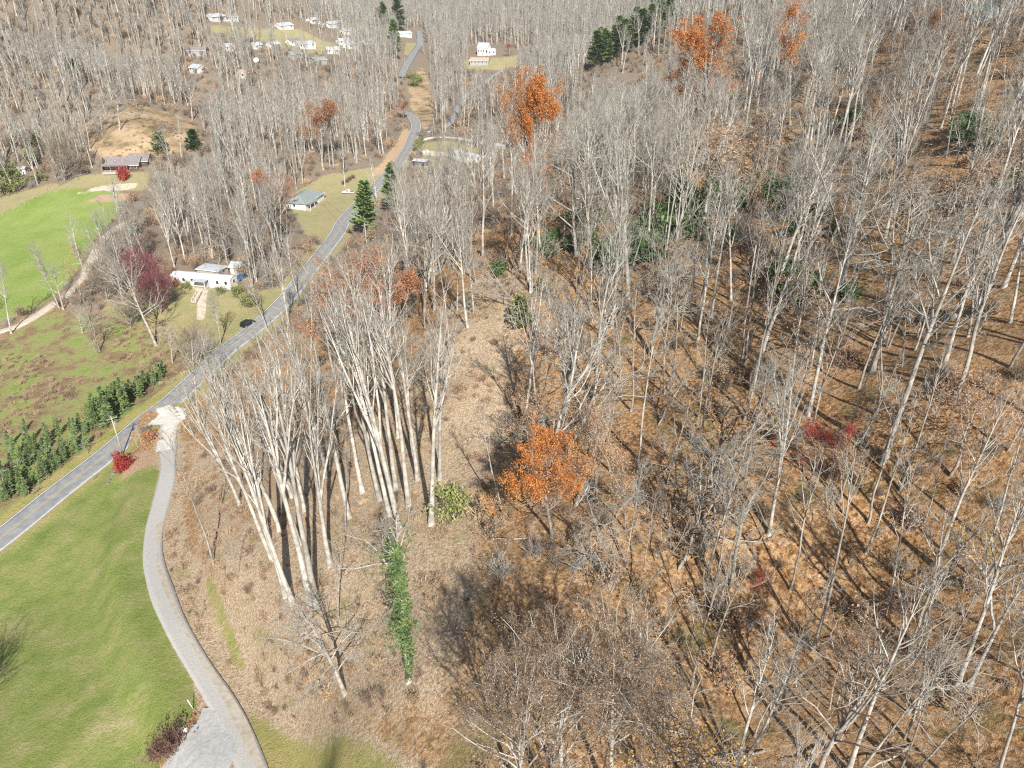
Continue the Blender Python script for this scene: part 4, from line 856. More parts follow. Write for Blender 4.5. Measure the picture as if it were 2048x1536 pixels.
hero('tall', (1137,908), (1122,555), 'big central bare tree with wide crown above the orange leaved tree', vi=3, wide=1.35)
hero('gnarl', (1128,905), (1080,700), 'crooked low limbed tree beside the big central bare tree', vi=1, wide=1.3)
hero('pole', (1278,925), (1312,600), 'slim bare tree right of the big central one', vi=2)
hero('pole', (1215,890), (1230,680), 'thin sapling between the big central tree and the slim one', vi=1)
hero('clean', (1256,598), (1262,240), 'fan shaped white tree at the upper middle with several stems', vi=3, wide=1.2)
hero('clean', (1226,570), (1222,300), 'white trunk directly left of the fan shaped one', vi=0)
hero('oak', (1153,517), (1132,245), 'dark trunked spreading oak on the crest with a fallen limb', vi=0)
hero('tall', (1040,540), (1048,300), 'pair of bare stems left of the crest oak', vi=2)
hero('tall', (1075,470), (1075,290), 'bare tree below the bright orange oak', vi=0)
hero('pole', (1484,728), (1515,400), 'left stem of the twin thin trees on the leaf covered slope', vi=2)
hero('pole', (1491,728), (1560,400), 'right stem of the twin thin trees on the leaf covered slope', vi=0)
hero('oak', (1745,742), (1835,330), 'stout crooked oak with dark hollow and long shadow on the slope', vi=1)
hero('tall', (1891,722), (2012,330), 'tall slanting pale trunk left of the tallest right hand one', vi=0)
hero('tall', (1911,797), (2110,330), 'tallest slanting white trunk on the right hand slope', vi=4)
hero('tall', (2020,645), (2105,330), 'slanting trunk partly cut off at the right border', vi=2)
hero('tall', (1462,600), (1450,330), 'bare tree above the twin thin ones', vi=0)
hero('tall', (1597,560), (1600,250), 'dark sided straight trunk beside the glossy evergreen shrub', vi=2)
hero('pole', (1625,1302), (1742,880), 'clean white slanting pole tree in the lower right wood', vi=2)
hero('pole', (1731,1106), (1830,790), 'pale slanting tree above and right of the clean white pole tree', vi=0)
hero('tall', (1872,1133), (2010,760), 'long pale slanting trunk crossing the shaded hollow', vi=0)
hero('gnarl', (1462,1175), (1530,880), 'twisted white limbed tree left of the small red maple', vi=0)
hero('gnarl', (1352,1145), (1382,880), 'crooked white branched tree with tangled crown right of the orange tree', vi=1)
hero('pole', (1415,1168), (1442,860), 'left one of two slim trunks under the twisted white limbs', vi=1)
hero('pole', (1428,1172), (1468,900), 'right one of two slim trunks under the twisted white limbs', vi=0)
hero('tall', (1538,1068), (1590,700), 'pale forked tree standing just left of the small red maple', vi=1)
hero('gnarl', (1186,1130), (1182,930), 'wind twisted pale tree right of the orange leaved tree', vi=0)
hero('gnarl', (1196,1125), (1205,960), 'second twisted stem touching the wind twisted pale tree', vi=1)
hero('tall', (1472,1545), (1545,1230), 'left one of two white trunks right of the yellow leaves at the bottom', vi=0)
hero('tall', (1482,1548), (1575,1240), 'right one of two white trunks right of the yellow leaves at the bottom', vi=4)
hero('tall', (1696,1545), (1848,1130), 'bright thick slanting white trunk at the lower right', vi=0)
hero('pole', (1716,1548), (1870,1250), 'thinner white trunk right of the bright thick one', vi=0)
hero('oakgrey', (1638,1545), (1730,1270), 'dark forked tree left of the bright thick white trunk', vi=1)
hero('pole', (1798,1545), (1905,1300), 'slanting pole tree near the bottom right corner, left of two', vi=2)
hero('pole', (1830,1550), (1960,1320), 'slanting pole tree near the bottom right corner, right of two', vi=1)
hero('tall', (1915,1368), (2060,950), 'left trunk of the big slanting pair at the right border', vi=0)
hero('tall', (1938,1373), (2110,1040), 'right trunk of the big slanting pair at the right border', vi=5)
hero('budded', (1125,1590), (1108,1225), 'pale brown budded tree at the bottom centre', vi=0)
hero('budded', (1221,1600), (1255,1225), 'fork stemmed budded tree right of the bottom centre one', vi=1)
hero('budded', (1330,1640), (1330,1330), 'low brown budded crown at the bottom between the yellow leaves and forked tree', vi=0)
hero('budded', (1060,1680), (1030,1330), 'brown budded tree whose crown rises at the bottom left of centre', vi=1)
hero('pole', (1207,1580), (1202,1380), 'thin pale trunk between the two bottom centre trees', vi=1)
hero('yellow', (1366,1560), (1400,1290), 'small tree with thin yellow leaves at the bottom', wide=1.1)
hero('yellow', (1990,1260), (2010,1080), 'yellow leaved sapling behind the big slanting pair', wide=1.0)
hero('gnarl', (1330,1480), (1320,1330), 'low crooked tree left of the yellow leaved one', vi=0)
for k, (bx_, by_, tx_, ty_, lb_) in enumerate([(545,1120,350,760,'thin pale stem behind the fanned crown tree, left side'),(600,1090,455,700,'pale stem between the fanned crown tree and the close pair, further up'),(560,1060,430,690,'slim stem behind the fanned crown tree, upslope'),
    (660,1130,555,700,'pale stem just right of the close pair of trunks'),(610,1020,500,640,'slim stem above the close pair of trunks'),(725,985,640,600,'pale stem right of the straight white tree'),(760,1000,665,560,'pale stem between the straight white tree and many stemmed tree'),
    (780,1030,705,570,'slim stem touching the big many stemmed tree on its left'),(835,960,800,600,'slim white stem left of the thickest white trunk, upslope'),(590,960,480,640,'pale stem high in the stand by the road'),(520,1000,400,690,'thin pale stem near the driveway top'),(480,1010,380,740,'thin leaning stem above the concrete driveway')]):
    hero('clean', (bx_, by_), (tx_, ty_), lb_, GL, vi=k)
for k, (bx_, by_, tx_, ty_) in enumerate([(1560,900,1610,640),(1400,900,1440,610),(1345,760,1385,480),(1580,1180,1640,880),(1680,1000,1760,700),(1770,1230,1870,930),(1800,980,1900,680),(1420,1330,1480,1060),(1560,1400,1650,1120),(1850,1240,1950,960),(1975,1090,2070,800),(1700,860,1790,560),(1620,740,1680,470),(1380,620,1400,400),(1330,1010,1350,760),(1250,1130,1260,920),(1490,960,1540,700),(1830,700,1930,420),(1960,560,2040,300),(1240,760,1250,560)]):
    hero('pole', (bx_, by_), (tx_, ty_), 'slim straight bare tree ' + where(bx_, by_), 'slim straight bare trees of the right hand wood', vi=[0, 2, 6, 4, 7][k % 5])
for kd_, b_, tp_, lb_, vi_, w_ in [('oak', (262,515), (248,430), 'bare tree in the thicket between field track and dark red tree', 1, 1.2), ('spread', (215,600), (205,545), 'low grey thicket tree beside the farm track', 0, 1.2), ('oak', (165,665), (150,600), 'leaning grey tree over the ditch below the farm track', 2, 1.2),
    ('spread', (262,655), (258,600), 'low bare tree left of the leaning garden tree', 0, 1.1), ('oak', (345,725), (335,640), 'bare tree at the corner of the scrubby meadow and garden', 0, 1.1), ('spread', (395,735), (390,670), 'twiggy tree by the road below the mobile home garden', 0, 1.0), ('oak', (280,470), (275,400), 'bare tree right of the fenced garden strip', 2, 1.2),
    ('spread', (235,545), (225,490), 'round bare tree between track and dark red tree', 0, 1.2), ('oak', (40,300), (30,225), 'grey spreading tree at the left border wood edge', 1, 1.3), ('oak', (205,270), (195,185), 'tall grey spreading tree at the left foot of the bare mound', 0, 1.3), ('oak', (240,262), (232,160), 'grey spreading tree on the left shoulder of the bare mound', 1, 1.3),
    ('oak', (385,240), (380,150), 'grey spreading tree behind the right shoulder of the bare mound', 2, 1.3), ('oak', (180,300), (168,215), 'grey spreading tree between round tree and mound', 2, 1.3), ('polebrown', (320,690), (312,640), 'thin dark sapling beside the leaning garden tree', 1, 1.3)]:
    hero(kd_, b_, tp_, lb_, vi=vi_, wide=w_)
house('cabin_shed', (1915,48), (1962,46), 6, 2.6, 1.4, 'teal roofed building half hidden in the wood at the upper right', 'shed', wall=m_grey_wall, roof=mat('teal_metal_roof', (.12, .34, .33), .5), nwin=2)
for b_, tp_, w_ in [((1850,540),(1855,310),1.5),((1480,440),(1482,215),1.5),((1830,460),(1835,330),1.4),((1690,560),(1700,400),1.3),((1600,700),(1610,520),1.2),((1900,950),(1935,760),1.2),((1250,1060),(1250,900),1.2),((1660,1420),(1700,1250),1.1)]:
    hero('tanleaf', b_, tp_, 'tan leaved tree ' + where(*b_), 'tan leaved trees of the slope', wide=w_)
# coloured crowns
hero('orange', (1105,1075), (1085,872), 'bright orange leaved oak in the middle of the wood', vi=0, wide=1.15)
hero('orange', (1065,452), (1062,143), 'tall bright orange oak on the skyline of the crest', vi=0, wide=.66)
hero('orange', (1408,300), (1405,38), 'deep orange oak crown at the top right of the pine row', vi=1, wide=1.05)
hero('sparse_orange', (1580,250), (1572,-10), 'bare tree holding scattered orange leaves at the top', wide=1.1)
hero('rust', (700,735), (690,512), 'rust orange oak behind the many stemmed pale trees', wide=1.5)
hero('rust', (770,700), (790,535), 'smaller rust brown oak right of the large rust orange one', wide=1.3)
hero('rust', (540,455), (545,345), 'rust orange tree directly left of the teal roofed bungalow', wide=1.3)
hero('rust', (568,420), (572,352), 'orange tree overhanging the roof of the teal roofed bungalow', wide=1.1)
hero('rust', (645,330), (660,195), 'broad faded rust tree in the grey woods left of the road bend', wide=1.2)
hero('rust', (352,425), (350,360), 'faded orange tree below the log cabin', wide=1.1)
hero('rust', (430,205), (428,165), 'small orange tree in the grey woods above the bare mound', wide=1.2)
hero('orange', (438,222), (440,190), 'low bright orange tree beside the small one above the mound', wide=1.4)
hero('rust', (808,240), (808,200), 'small orange tree at the inside of the road bend', wide=1.3)
hero('rust', (380,690), (360,660), 'small rusty shrub tree in the meadow corner', wide=1.1)
hero('darkred', (284,612), (283,530), 'dark purple red tree left of the long white mobile home', wide=.72)
hero('darkred', (322,628), (318,560), 'dark red brown tree in front of the mobile home', wide=.75)
hero('red', (1618,965), (1610,868), 'small scarlet maple in the middle of the right hand wood', wide=1.2)
hero('red', (1668,905), (1672,840), 'small scarlet maple just above the first one', wide=1.0)
hero('red', (1020,112), (1020,84), 'small crimson tree right of the white farmhouse', wide=1.0)
hero('red', (1545,1190), (1545,1130), 'low red leaved sapling in the brush below the scarlet maples', wide=1.0)
hero('yellow', (186,553), (150,465), 'thin yellow leaved tree on the edge of the bright green field', wide=1.2)
hero('spread', (130,362), (118,282), 'round grey bare tree with radiating stems left of the log cabin', vi=0, wide=.9)
hero('oak', (312,690), (222,500), 'leaning pale tree whose trunk crosses the dark red tree', vi=2)
hero('oak', (248,520), (225,445), 'grey bare tree at the bend of the farm track', vi=0)
hero('oak', (200,703), (168,610), 'bare tree by the ditch in the scrubby meadow', vi=1)
hero('tall', (441,687), (430,575), 'forked white tree in the mobile home garden', vi=3, wide=1.4)
hero('tall', (690,372), (680,245), 'white trunked tree on the lawn above the bungalow', vi=0)
hero('tall', (535,660), (500,530), 'bare tree on the road bank opposite the black car', vi=4)
hero('pine', (728,470), (728,362), 'dark green pine leaning over the road by the pickup', vi=0, wide=1.1)
hero('pine', (784,425), (780,325), 'yellow green pine right of the road', vi=1, wide=.9)
hero('pine', (788,118), (786,40), 'blue green pine beside the far road', vi=2, wide=1.0)
hero('pine', (795,62), (795,-10), 'tall dark evergreen above the blue green pine', vi=0, wide=1.2)
hero('pine', (770,75), (765,5), 'dark evergreen left of the tall one by the far road', vi=1, wide=1.0)
hero('cedar', (757,55), (757,15), 'olive cedar left of the far evergreens', vi=0)
for k, (px, py, tp) in enumerate([(1195,138,62),(1213,128,58),(1232,118,50),(1250,108,38),(1268,98,30),(1286,88,18),(1305,76,8),(1322,62,-2),(1340,50,-10),(1358,40,-20),(1205,120,55),(1240,95,32),(1275,75,14),(1310,55,-6)]):
    hero('pine', (px, py), (px, tp), 'green pine in the dense row on the far spur', 'pines in the dense row on the far spur', vi=k, wide=1.45)
hero('cedar', (1042,652), (1040,592), 'bright green cedar at the edge of the tan clearing', vi=0, wide=1.1)
hero('cedar', (1082,590), (1082,555), 'yellowish cedar sapling above the bright green one', vi=0)
hero('cedar', (318,305), (316,264), 'olive green cedar on the slope of the bare mound', vi=0, wide=1.2)
hero('cedar', (386,300), (384,258), 'bright green evergreen at the right foot of the bare mound', vi=1, wide=1.1)
hero('cedar', (113,283), (112,262), 'olive bush at the wood edge left of the mound', vi=0, wide=1.5)
hero('cedar', (150,152), (149,116), 'round dark green tree in the grey hillside wood', vi=1, wide=1.2)
hero('cedar', (208,345), (207,315), 'narrow olive conifer at the corner of the log cabin', vi=0, wide=.4)
hero('cedar', (63,330), (65,295), 'olive green cedar behind the small white shed', vi=0, wide=1.2)
hero('cedar', (72,300), (70,268), 'dark green cedar at the wood edge above the small white shed', vi=1, wide=1.6)
hero('greenbush', (907,1035), (905,970), 'rounded green bush beside the thickest white trunk', wide=.65)
hero('redbush', (247,938), (245,915), 'round bright red bush at the foot of the roadside pole', wide=1.0)
hero('rustbush', (300,880), (298,868), 'low brown bush between the road and concrete driveway', wide=1.4)
hero('darkbush', (340,1505), (332,1465), 'dark purple bush at the edge of the gravel parking area', wide=1.0)
hero('darkbush', (312,1518), (308,1495), 'dark bush left of the purple one by the gravel parking', wide=1.0)
hero('redbush', (245,360), (246,336), 'red brown shrub before the porch of the log cabin', wide=.6)
for px, py, t_, lb in [(352,572,560,'orange shrub against the left wall of the mobile home'),(372,577,563,'green and rust shrub against the mobile home wall'),(440,588,572,'dark shrub right of the mobile home porch'),(473,590,570,'green bush at the right corner of the mobile home'),(500,612,585,'dark green bush beside the pale trunks near the mobile home')]:
    hero('rustbush' if 'orange' in lb else 'greenbush', (px, py), (px, t_), lb, wide=1.1)
for px, py, t_ in [(833,302,286),(836,296,281),(839,291,277),(842,287,274)]:
    hero('greenbush', (px, py), (px, t_), 'clipped green bush in the short hedge at the road bend', 'bushes of the short hedge at the road bend', wide=.8)
for px, py, t_ in [(687,369,366),(694,365,362),(700,361,358),(706,357,354)]:
    hero('darkbush', (px, py), (px, t_), 'tiny dark shrub in the row above the white pickup', 'tiny dark shrubs above the white pickup', wide=1.0)
# ivy covered tree
p = g(818,1362); h, dx = height_to(p, 770, 1000)
dv = bare_tree(9001, H=h, r0=.26, c0=.55, n1=10, a1=R(55), l1=.25, up1=.05, n2=6, l2=.45, n3=5, l3=.45, n4=3, l4=.5, wob0=.02, wob=.2, forks=2, fork_t=.7, k0=9)
rg = np.random.RandomState(5); nn = 9500; tt = rg.rand(nn) ** .85 * .80 + .05; P0 = dv['P0']; u = tt * 12; i_ = np.minimum(u.astype(int), 11); c_ = P0[i_] * (1 - (u - i_)[:, None]) + P0[i_ + 1] * (u - i_)[:, None]
az = rg.rand(nn) * 6.283; lob = vnoise(az * 1.1, tt * 14, .8, 3) + .6 * vnoise(az * 2, tt * 40, .8, 5)
rr = .20 + (1 - .35 * tt) * (.85 * np.sin(np.clip((tt - .02) * 1.25, 0, 1) * 3.14).clip(0) ** 1.1 + .05) * np.clip(lob * 2.2 - 1.0, 0, 1.7) * rg.rand(nn) ** .5
rr = rr * (.35 + 1.25 * vnoise(tt * 9, np.floor(az * 1.2), 1.0, 21)); c_ = c_ + np.c_[np.cos(az) * rr, np.sin(az) * rr, rg.normal(size=nn) * .25]
# sprays of ivy running out along the upper limbs
nb_ = 2600; bt = dv['tips'][rg.randint(0, len(dv['tips']), 46)]; ks = rg.randint(0, 46, nb_); us_ = rg.rand(nb_)[:, None] * .75; st = P0[np.clip((bt[ks][:, 2] / h * 12 * .8).astype(int), 3, 10)]
br = st * (1 - us_) + bt[ks] * us_ + rg.normal(size=(nb_, 3)) * .16; c_[rg.permutation(nn)[:nb_]] = br
ext = dv['tips'][rg.randint(0, len(dv['tips']), 60)]; 
V, fs = leaf_cards(rg, c_, nn, .13, .05); 
ms = meshes_from('ivy', dv, [m_bark, m_twig, m_ivy], (V, fs))
e = empty('ivy_clad_tree', p); e.rotation_mode = 'ZYX'; e.rotation_euler = (0, max(-.1, min(.1, math.atan2(dx, h))), 0)
obj('trunk', ms['trunk'], e); obj('crown', ms['crown'], e); obj('ivy', ms['leaves'], e); tag(e, 'dead pale tree wrapped in a column of bright green ivy', 'tree'); TREES.append((p[0], p[1], 'tall'))
# young spruces along the road
SPR = [(20,990,935),(8,970,915),(45,985,930),(70,955,905),(60,930,880),(85,945,895),(40,950,900),(15,935,885),(100,925,870),(30,915,868),(75,905,860),(105,900,855),(55,890,845),(125,905,860),(92,880,838),(130,880,835),(18,895,855),(150,890,845),
       (180,850,800),(195,848,788),(210,845,778),(222,835,765),(205,825,765),(236,815,755),(250,820,765),(240,790,748),(262,800,752),(275,790,745),(288,778,735),(300,765,728),(315,757,720),(325,745,715),(185,825,780),(228,800,760),(50,860,832),(75,870,838),(142,860,830),(0,1000,945),(-10,960,910),(28,960,915),(110,855,830),(170,870,838)]
SPR = [q for i, q in enumerate(SPR) if q[0] >= 175 or i % 4 != 3]
SPR += [(x_, y_, y_ - 40) for x_, y_ in [(12,1000),(26,975),(38,968),(52,990),(62,968),(78,965),(92,955),(102,945),(116,935),(128,925),(140,912),(152,905),(88,910),(64,905),(44,925),(24,940),(98,885),(118,870),(160,860),(172,895),(5,960),(150,870)]]
SPR += [(px + dx, py + 5, t_ + 8) for (px, py, t_), dx in zip([q for q in SPR if q[0] >= 175], [9, -8, 7, -9, 8, 6, -7] * 4)]
for k, (px, py, t_) in enumerate(SPR):
    nearrow = px >= 175
    hero('spruce', (px, py), (px, t_ + 4), 'young spruce in the dense row beyond the road opposite the pole' if nearrow else 'young spruce in the thicket at the left border beyond the road',
         'young spruces in the dense row opposite the pole' if nearrow else 'young spruces in the thicket at the left border', vi=k, wide=.95 if nearrow else .8)
for px, py, t_ in [(1590,600,530),(1610,585,540),(1572,560,520),(1320,470,420),(1310,500,455),(1230,540,480),(1245,520,470),(1150,500,465),(1110,485,455),(1060,505,480),(1180,480,450),(1400,440,400),(1480,420,370),(1560,400,350),(1940,260,215),(1960,300,240),(1920,280,230),(1460,480,450),(1290,520,480),(1700,600,560),(1430,400,350),(1385,470,420),(1000,545,525),(1520,380,340),(1220,510,470),(1350,430,385),(1370,400,355),(1330,440,400),(1415,430,385),(1300,440,400),(1600,470,430),(1640,440,400),(1580,430,390),(1270,480,435),(2010,390,340),(2030,370,330),(1180,450,410),(1090,505,470),(1700,250,215),(1680,470,435),(1610,600,565),(1360,380,345)]:
    hero('evergreen', (px, py), (px, t_ + (py - t_) * .18), 'glossy dark evergreen shrub ' + where(px, py), 'evergreen shrubs under the bare trees', wide=1.2)
plant('spread', (-80, 68, Tz(-80, 68)), 8.5, 'bare tree standing just outside the left border by the lawn', vi=0)
for px, py, t_ in [(18,372,345),(5,360,322),(40,375,358),(74,362,345),(2,388,360)]:
    hero('greenbush', (px, py), (px, t_), 'olive bush in the thicket below the small white shed', 'olive bushes below the small white shed', wide=1.5)
for px, py, t_ in [(828,172,158),(835,165,150),(822,158,145)]:
    hero('greenbush', (px, py), (px, t_), 'green bush on the bank between the far road and grey trees', 'green bushes on the far road bank', wide=1.5)

# ------------------------------------------------------------------ forest fill
def project(x, y, z):
    dz = z - CZ; f_ = y * CP - dz * SP; u_ = -(y * SP + dz * CP)      # depth, down
    return 1024 + F * x / f_, 768 + F * u_ / f_, f_
NOFOREST = [poly_w(p_) for p_ in ([(345,830),(385,900),(385,1010),(430,1110),(560,1230),(600,1330),(690,1430),(900,1470),(980,1600),(980,1750),(300,1750),(330,1150),(320,1000)],
    [(890,1000),(900,700),(960,560),(1050,560),(1040,700),(1010,850),(960,980),(970,1150),(940,1300),(850,1420),(700,1400),(720,1300),(860,1100)],
    [(205,320),(170,300),(220,240),(290,215),(350,228),(395,262),(400,300),(300,318)], [(640,365),(700,335),(775,330),(800,300),(760,350),(715,400)],
    [(800,1150),(760,1380),(900,1440),(980,1300),(960,1100),(880,1060)], [(820,255),(812,180),(840,110),(870,190),(872,260)], [(-600,1100),(0,1050),(280,900),(320,950),(330,1250),(500,1500),(560,1900),(-900,1900)])]
KEEP = [(185,790,385,960,1.0),(340,540,490,600,.98),(580,385,780,460,.97),(640,440,720,500,.9),(780,235,860,340,.98),(800,60,850,135,.97),(845,268,960,330,.9),(200,300,300,350,.99),(30,325,60,355,1),(150,350,290,400,.96),(640,340,720,400,.97),
        (940,90,1030,135,.97),(420,30,480,50,.75),(555,48,592,68,.75),(370,98,418,118,.6),(376,135,400,150,.9),(580,85,640,105,.5),(650,98,684,112,.5),(625,118,660,135,.6),(655,45,690,62,.6),(798,66,828,82,.95),(180,215,400,310,.96),
        (480,630,515,660,.95),(905,200,1000,240,.4),(820,140,850,230,.8),(505,110,530,130,.8),(440,640,600,720,.55),(360,690,480,790,.55)]
rng = np.random.RandomState(42)
cand = []
def in_any(x, y, polys):
    r = np.zeros(len(x), bool)
    for P in polys: r |= inside_soft(x, y, P, .01) > .5
    return r
def fill(y0, y1, sp):
    xs = []; y = y0
    yy = np.arange(y0, y1, sp)
    for yv in yy:
        hwd = 30 + .80 * max(yv, 0); xr = np.arange(-hwd, hwd, sp); xs.append(np.c_[xr, np.full(len(xr), yv)])
    P = np.concatenate(xs); return P + (rng.rand(*P.shape) - .5) * sp * 1.25
PT = np.concatenate([fill(12, 150, 5.9), fill(150, 330, 5.6), fill(330, 1150, 6.6)])
x, y = PT[:, 0], PT[:, 1]; ok = (road_dist(x, y) > 2.2)
for k_ in ('lawn', 'field', 'meadow', 'yard', 'dirt', 'pale'):
    ok &= zone(k_, x, y) < .35
ok &= ~in_any(x, y, NOFOREST)
ok &= rng.rand(len(x)) > .06 + .25 * (vnoise(x, y, 30, 4) > .68)
PT = PT[ok]; x, y = PT[:, 0], PT[:, 1]; z = T(x, y)
hh = np.where(y < 300, 1, 1) * (17 + 10 * rng.rand(len(x)))
bx, by, bd = project(x, y, z); tx, ty, _ = project(x, y, z + hh)
vis = (bd > 5) & (np.maximum(bx, tx) > -160) & (np.minimum(bx, tx) < 2210) & (by > -40) & (ty < 1640)
hp = np.array([(a, b) for a, b, k_ in TREES if k_ in ('clean', 'tall', 'pole', 'oak', 'gnarl', 'orange', 'rust', 'pine', 'red', 'spread', 'oakgrey')])
far_hero = np.sqrt(((PT[:, None] - hp[None]) ** 2).sum(-1)).min(1) > 2.6
keep = vis & far_hero
thin = np.where((bx > 330) & (bx < 930) & (by > 700), .42, 1.0) * np.where((bx > 1000) & (by > 1500), .35, np.where((bx > 1150) & (by > 1250), .8, 1.0))
keep &= rng.rand(len(x)) < thin
for (x0, y0, x1, y1, pr_) in KEEP:
    hit = np.zeros(len(x), bool); mg = 5
    for t in np.linspace(0, 1, 7):
        sx = bx + (tx - bx) * t; sy = by + (ty - by) * t; wpx = np.where(t > .4, 4.0, .5) * F / bd
        hit |= (sx > x0 - wpx * .7) & (sx < x1 + wpx * .7) & (sy > y0) & (sy < y1)
    keep &= ~(hit & (rng.rand(len(x)) < pr_))
# line of sight towards the orange crown in the middle wood and the red maples
for (x0, y0, x1, y1, pr_) in [(990,865,1165,1050,.97),(1570,845,1700,965,.8),(1000,140,1130,290,.97),(1330,35,1480,140,.97),(1180,20,1360,130,.97),(590,510,800,600,.6),(740,1000,840,1380,.97),(240,900,345,990,.9)]:
    near = by > y1
    hit = np.zeros(len(x), bool)
    for t in np.linspace(0, 1, 7):
        sx = bx + (tx - bx) * t; sy = by + (ty - by) * t; wpx = np.where(t > .4, 3.0, .5) * F / bd
        hit |= (sx > x0 - wpx) & (sx < x1 + wpx) & (sy > y0) & (sy < y1)
    keep &= ~(hit & near & (rng.rand(len(x)) < pr_))
PT = PT[keep]; x, y = PT[:, 0], PT[:, 1]; z = z[keep]; hh = hh[keep]; bx, by, bd = bx[keep], by[keep], bd[keep]
order = np.argsort(bd)
n_bare_hero = sum(1 for e_ in col.objects if e_.name.split('.')[0] == 'bare_tree')
LIM = 298 - n_bare_hero
def region(px, py):
    if px > 1300: return ('bare tree on the leaf covered slope of the lower right wood', 'bare trees of the lower right wood') if py > 1000 else (('bare tree among boulders and leaves on the upper right slope', 'bare trees of the upper right slope') if py < 700 else ('bare tree on the orange leaf covered middle right slope', 'bare trees of the middle right slope'))
    if px > 880: return ('bare tree in the brush of the lower middle wood', 'bare trees of the lower middle wood') if py > 900 else ('bare tree in the central wood below the crest', 'bare trees of the central wood')
    return ('bare tree in the belt between road and central slope', 'bare trees of the roadside belt') if py > 600 else ('bare tree on the wooded bank behind the central slope', 'bare trees of the far bank')
others = 0; rest = []; USED = {}
for q_, i in enumerate(order):
    kindr = rng.rand(); py_ = by[i]
    kd = 'tall' if kindr < ((.10 if py_ > 900 else .25) if bx[i] > 880 else .5) else ('pole' if kindr < .62 else ('polebrown' if kindr < .78 else ('gnarl' if kindr < .9 else 'oak')))
    if kindr > .94: kd = 'tanleaf' if rng.rand() < .8 or bd[i] < 110 else 'rust'
    h_ = {'tall': 23 + 8 * rng.rand(), 'pole': 15 + 10 * rng.rand(), 'polebrown': 12 + 9 * rng.rand(), 'gnarl': 9 + 6 * rng.rand(), 'oak': 17 + 7 * rng.rand(), 'tanleaf': 9 + 6 * rng.rand(), 'rust': 13 + 6 * rng.rand()}[kd]
    if bd[i] < 75 and kd in ('tall', 'oak'): h_ *= .85
    if others < LIM or kd in ('tanleaf', 'rust') and bd[i] < 130:
        gr = region(bx[i], by[i])[1]; lb = ADJ[kd] + ' ' + where(bx[i], by[i])
        if kd == 'tanleaf': gr = gr.replace('bare', 'small tan leaved')
        elif kd == 'rust': gr = gr.replace('bare', 'rust leaved')
        else: others += 1
        USED[lb] = USED.get(lb, 0) + 1; lb = ' '.join((('', '', 'further ', 'furthest ')[min(USED[lb], 3)] + lb).split()[:16])
        plant(kd, (x[i], y[i], z[i]), h_, lb, gr, lean=(rng.normal() * .05, rng.normal() * .03), wide=.85 + .3 * rng.rand())
    else: rest.append((x[i], y[i], z[i], kd, h_, bd[i]))
print('individual fill', others, 'rest', len(rest))

def proto_collection(name, mslist):
    c = bpy.data.collections.new(name)
    for i, ms in enumerate(mslist):
        V, jg, mats_ = ms['joined']; me_ = make_mesh('%s_%02d' % (name, i), V, jg, mats_); o = bpy.data.objects.new('%s_%02d' % (name, i), me_); c.objects.link(o)
    return c
def scatter(name, P, scl, rz, vi, colp, label, cat_):
    n_ = len(P); me_ = bpy.data.meshes.new(name); me_.vertices.add(n_); me_.vertices.foreach_set('co', np.asarray(P, np.float32).ravel())
    for an, ty_, val in (('sc', 'FLOAT_VECTOR', np.asarray(scl, np.float32)), ('rt', 'FLOAT_VECTOR', np.asarray(rz, np.float32)), ('vi', 'INT', np.asarray(vi, np.int32))):
        a_ = me_.attributes.new(an, ty_, 'POINT'); a_.data.foreach_set('vector' if ty_ == 'FLOAT_VECTOR' else 'value', val.ravel())
    o = obj(name, me_); ng = bpy.data.node_groups.new(name + '_nodes', 'GeometryNodeTree')
    ng.interface.new_socket('Geometry', in_out='INPUT', socket_type='NodeSocketGeometry'); ng.interface.new_socket('Geometry', in_out='OUTPUT', socket_type='NodeSocketGeometry')
    N = ng.nodes; L = ng.links; gi = N.new('NodeGroupInput'); go = N.new('NodeGroupOutput'); ip = N.new('GeometryNodeInstanceOnPoints'); ci = N.new('GeometryNodeCollectionInfo')
    ci.inputs['Collection'].default_value = colp; ci.inputs['Separate Children'].default_value = True; ci.inputs['Reset Children'].default_value = True
    def na(an, dt):
        a_ = N.new('GeometryNodeInputNamedAttribute'); a_.data_type = dt; a_.inputs['Name'].default_value = an; return a_.outputs['Attribute']
    L.new(gi.outputs[0], ip.inputs['Points']); L.new(ci.outputs[0], ip.inputs['Instance']); ip.inputs['Pick Instance'].default_value = True
    L.new(na('vi', 'INT'), ip.inputs['Instance Index']); L.new(na('rt', 'FLOAT_VECTOR'), ip.inputs['Rotation']); L.new(na('sc', 'FLOAT_VECTOR'), ip.inputs['Scale'])
    L.new(ip.outputs[0], go.inputs[0]); md = o.modifiers.new('scatter', 'NODES'); md.node_group = ng
    tag(o, label, cat_, kind='stuff'); return o
def scat(name, rows, kinds, label, cat_):
    """rows: list of (x,y,z,kind,height)"""
    ml = []; base_ = {}
    for k_ in kinds: base_[k_] = len(ml); ml += K_[k_]
    c = proto_collection(name + '_kinds', ml); n_ = len(rows)
    vi = np.array([base_[r_[3]] + rng.randint(len(K_[r_[3]])) for r_ in rows]); s = np.array([r_[4] / ml[v]['H'] for r_, v in zip(rows, vi)])
    wd = .85 + .35 * rng.rand(n_); rt = np.c_[rng.normal(size=n_) * .04, rng.normal(size=n_) * .04, rng.rand(n_) * 6.283]
    return scatter(name, np.array([r_[:3] for r_ in rows]), np.c_[s * wd, s * wd, s], rt, vi, c, label, cat_)
mid = [(a, b, c_, k_, h_) for a, b, c_, k_, h_, d_ in rest if d_ < 300]
fr_ = []
for a, b, c_, k_, h_, d_ in rest:
    if d_ >= 300: fr_.append((a, b, c_, 'far' if rng.rand() < .65 else 'farb', 17 + 9 * rng.rand()))
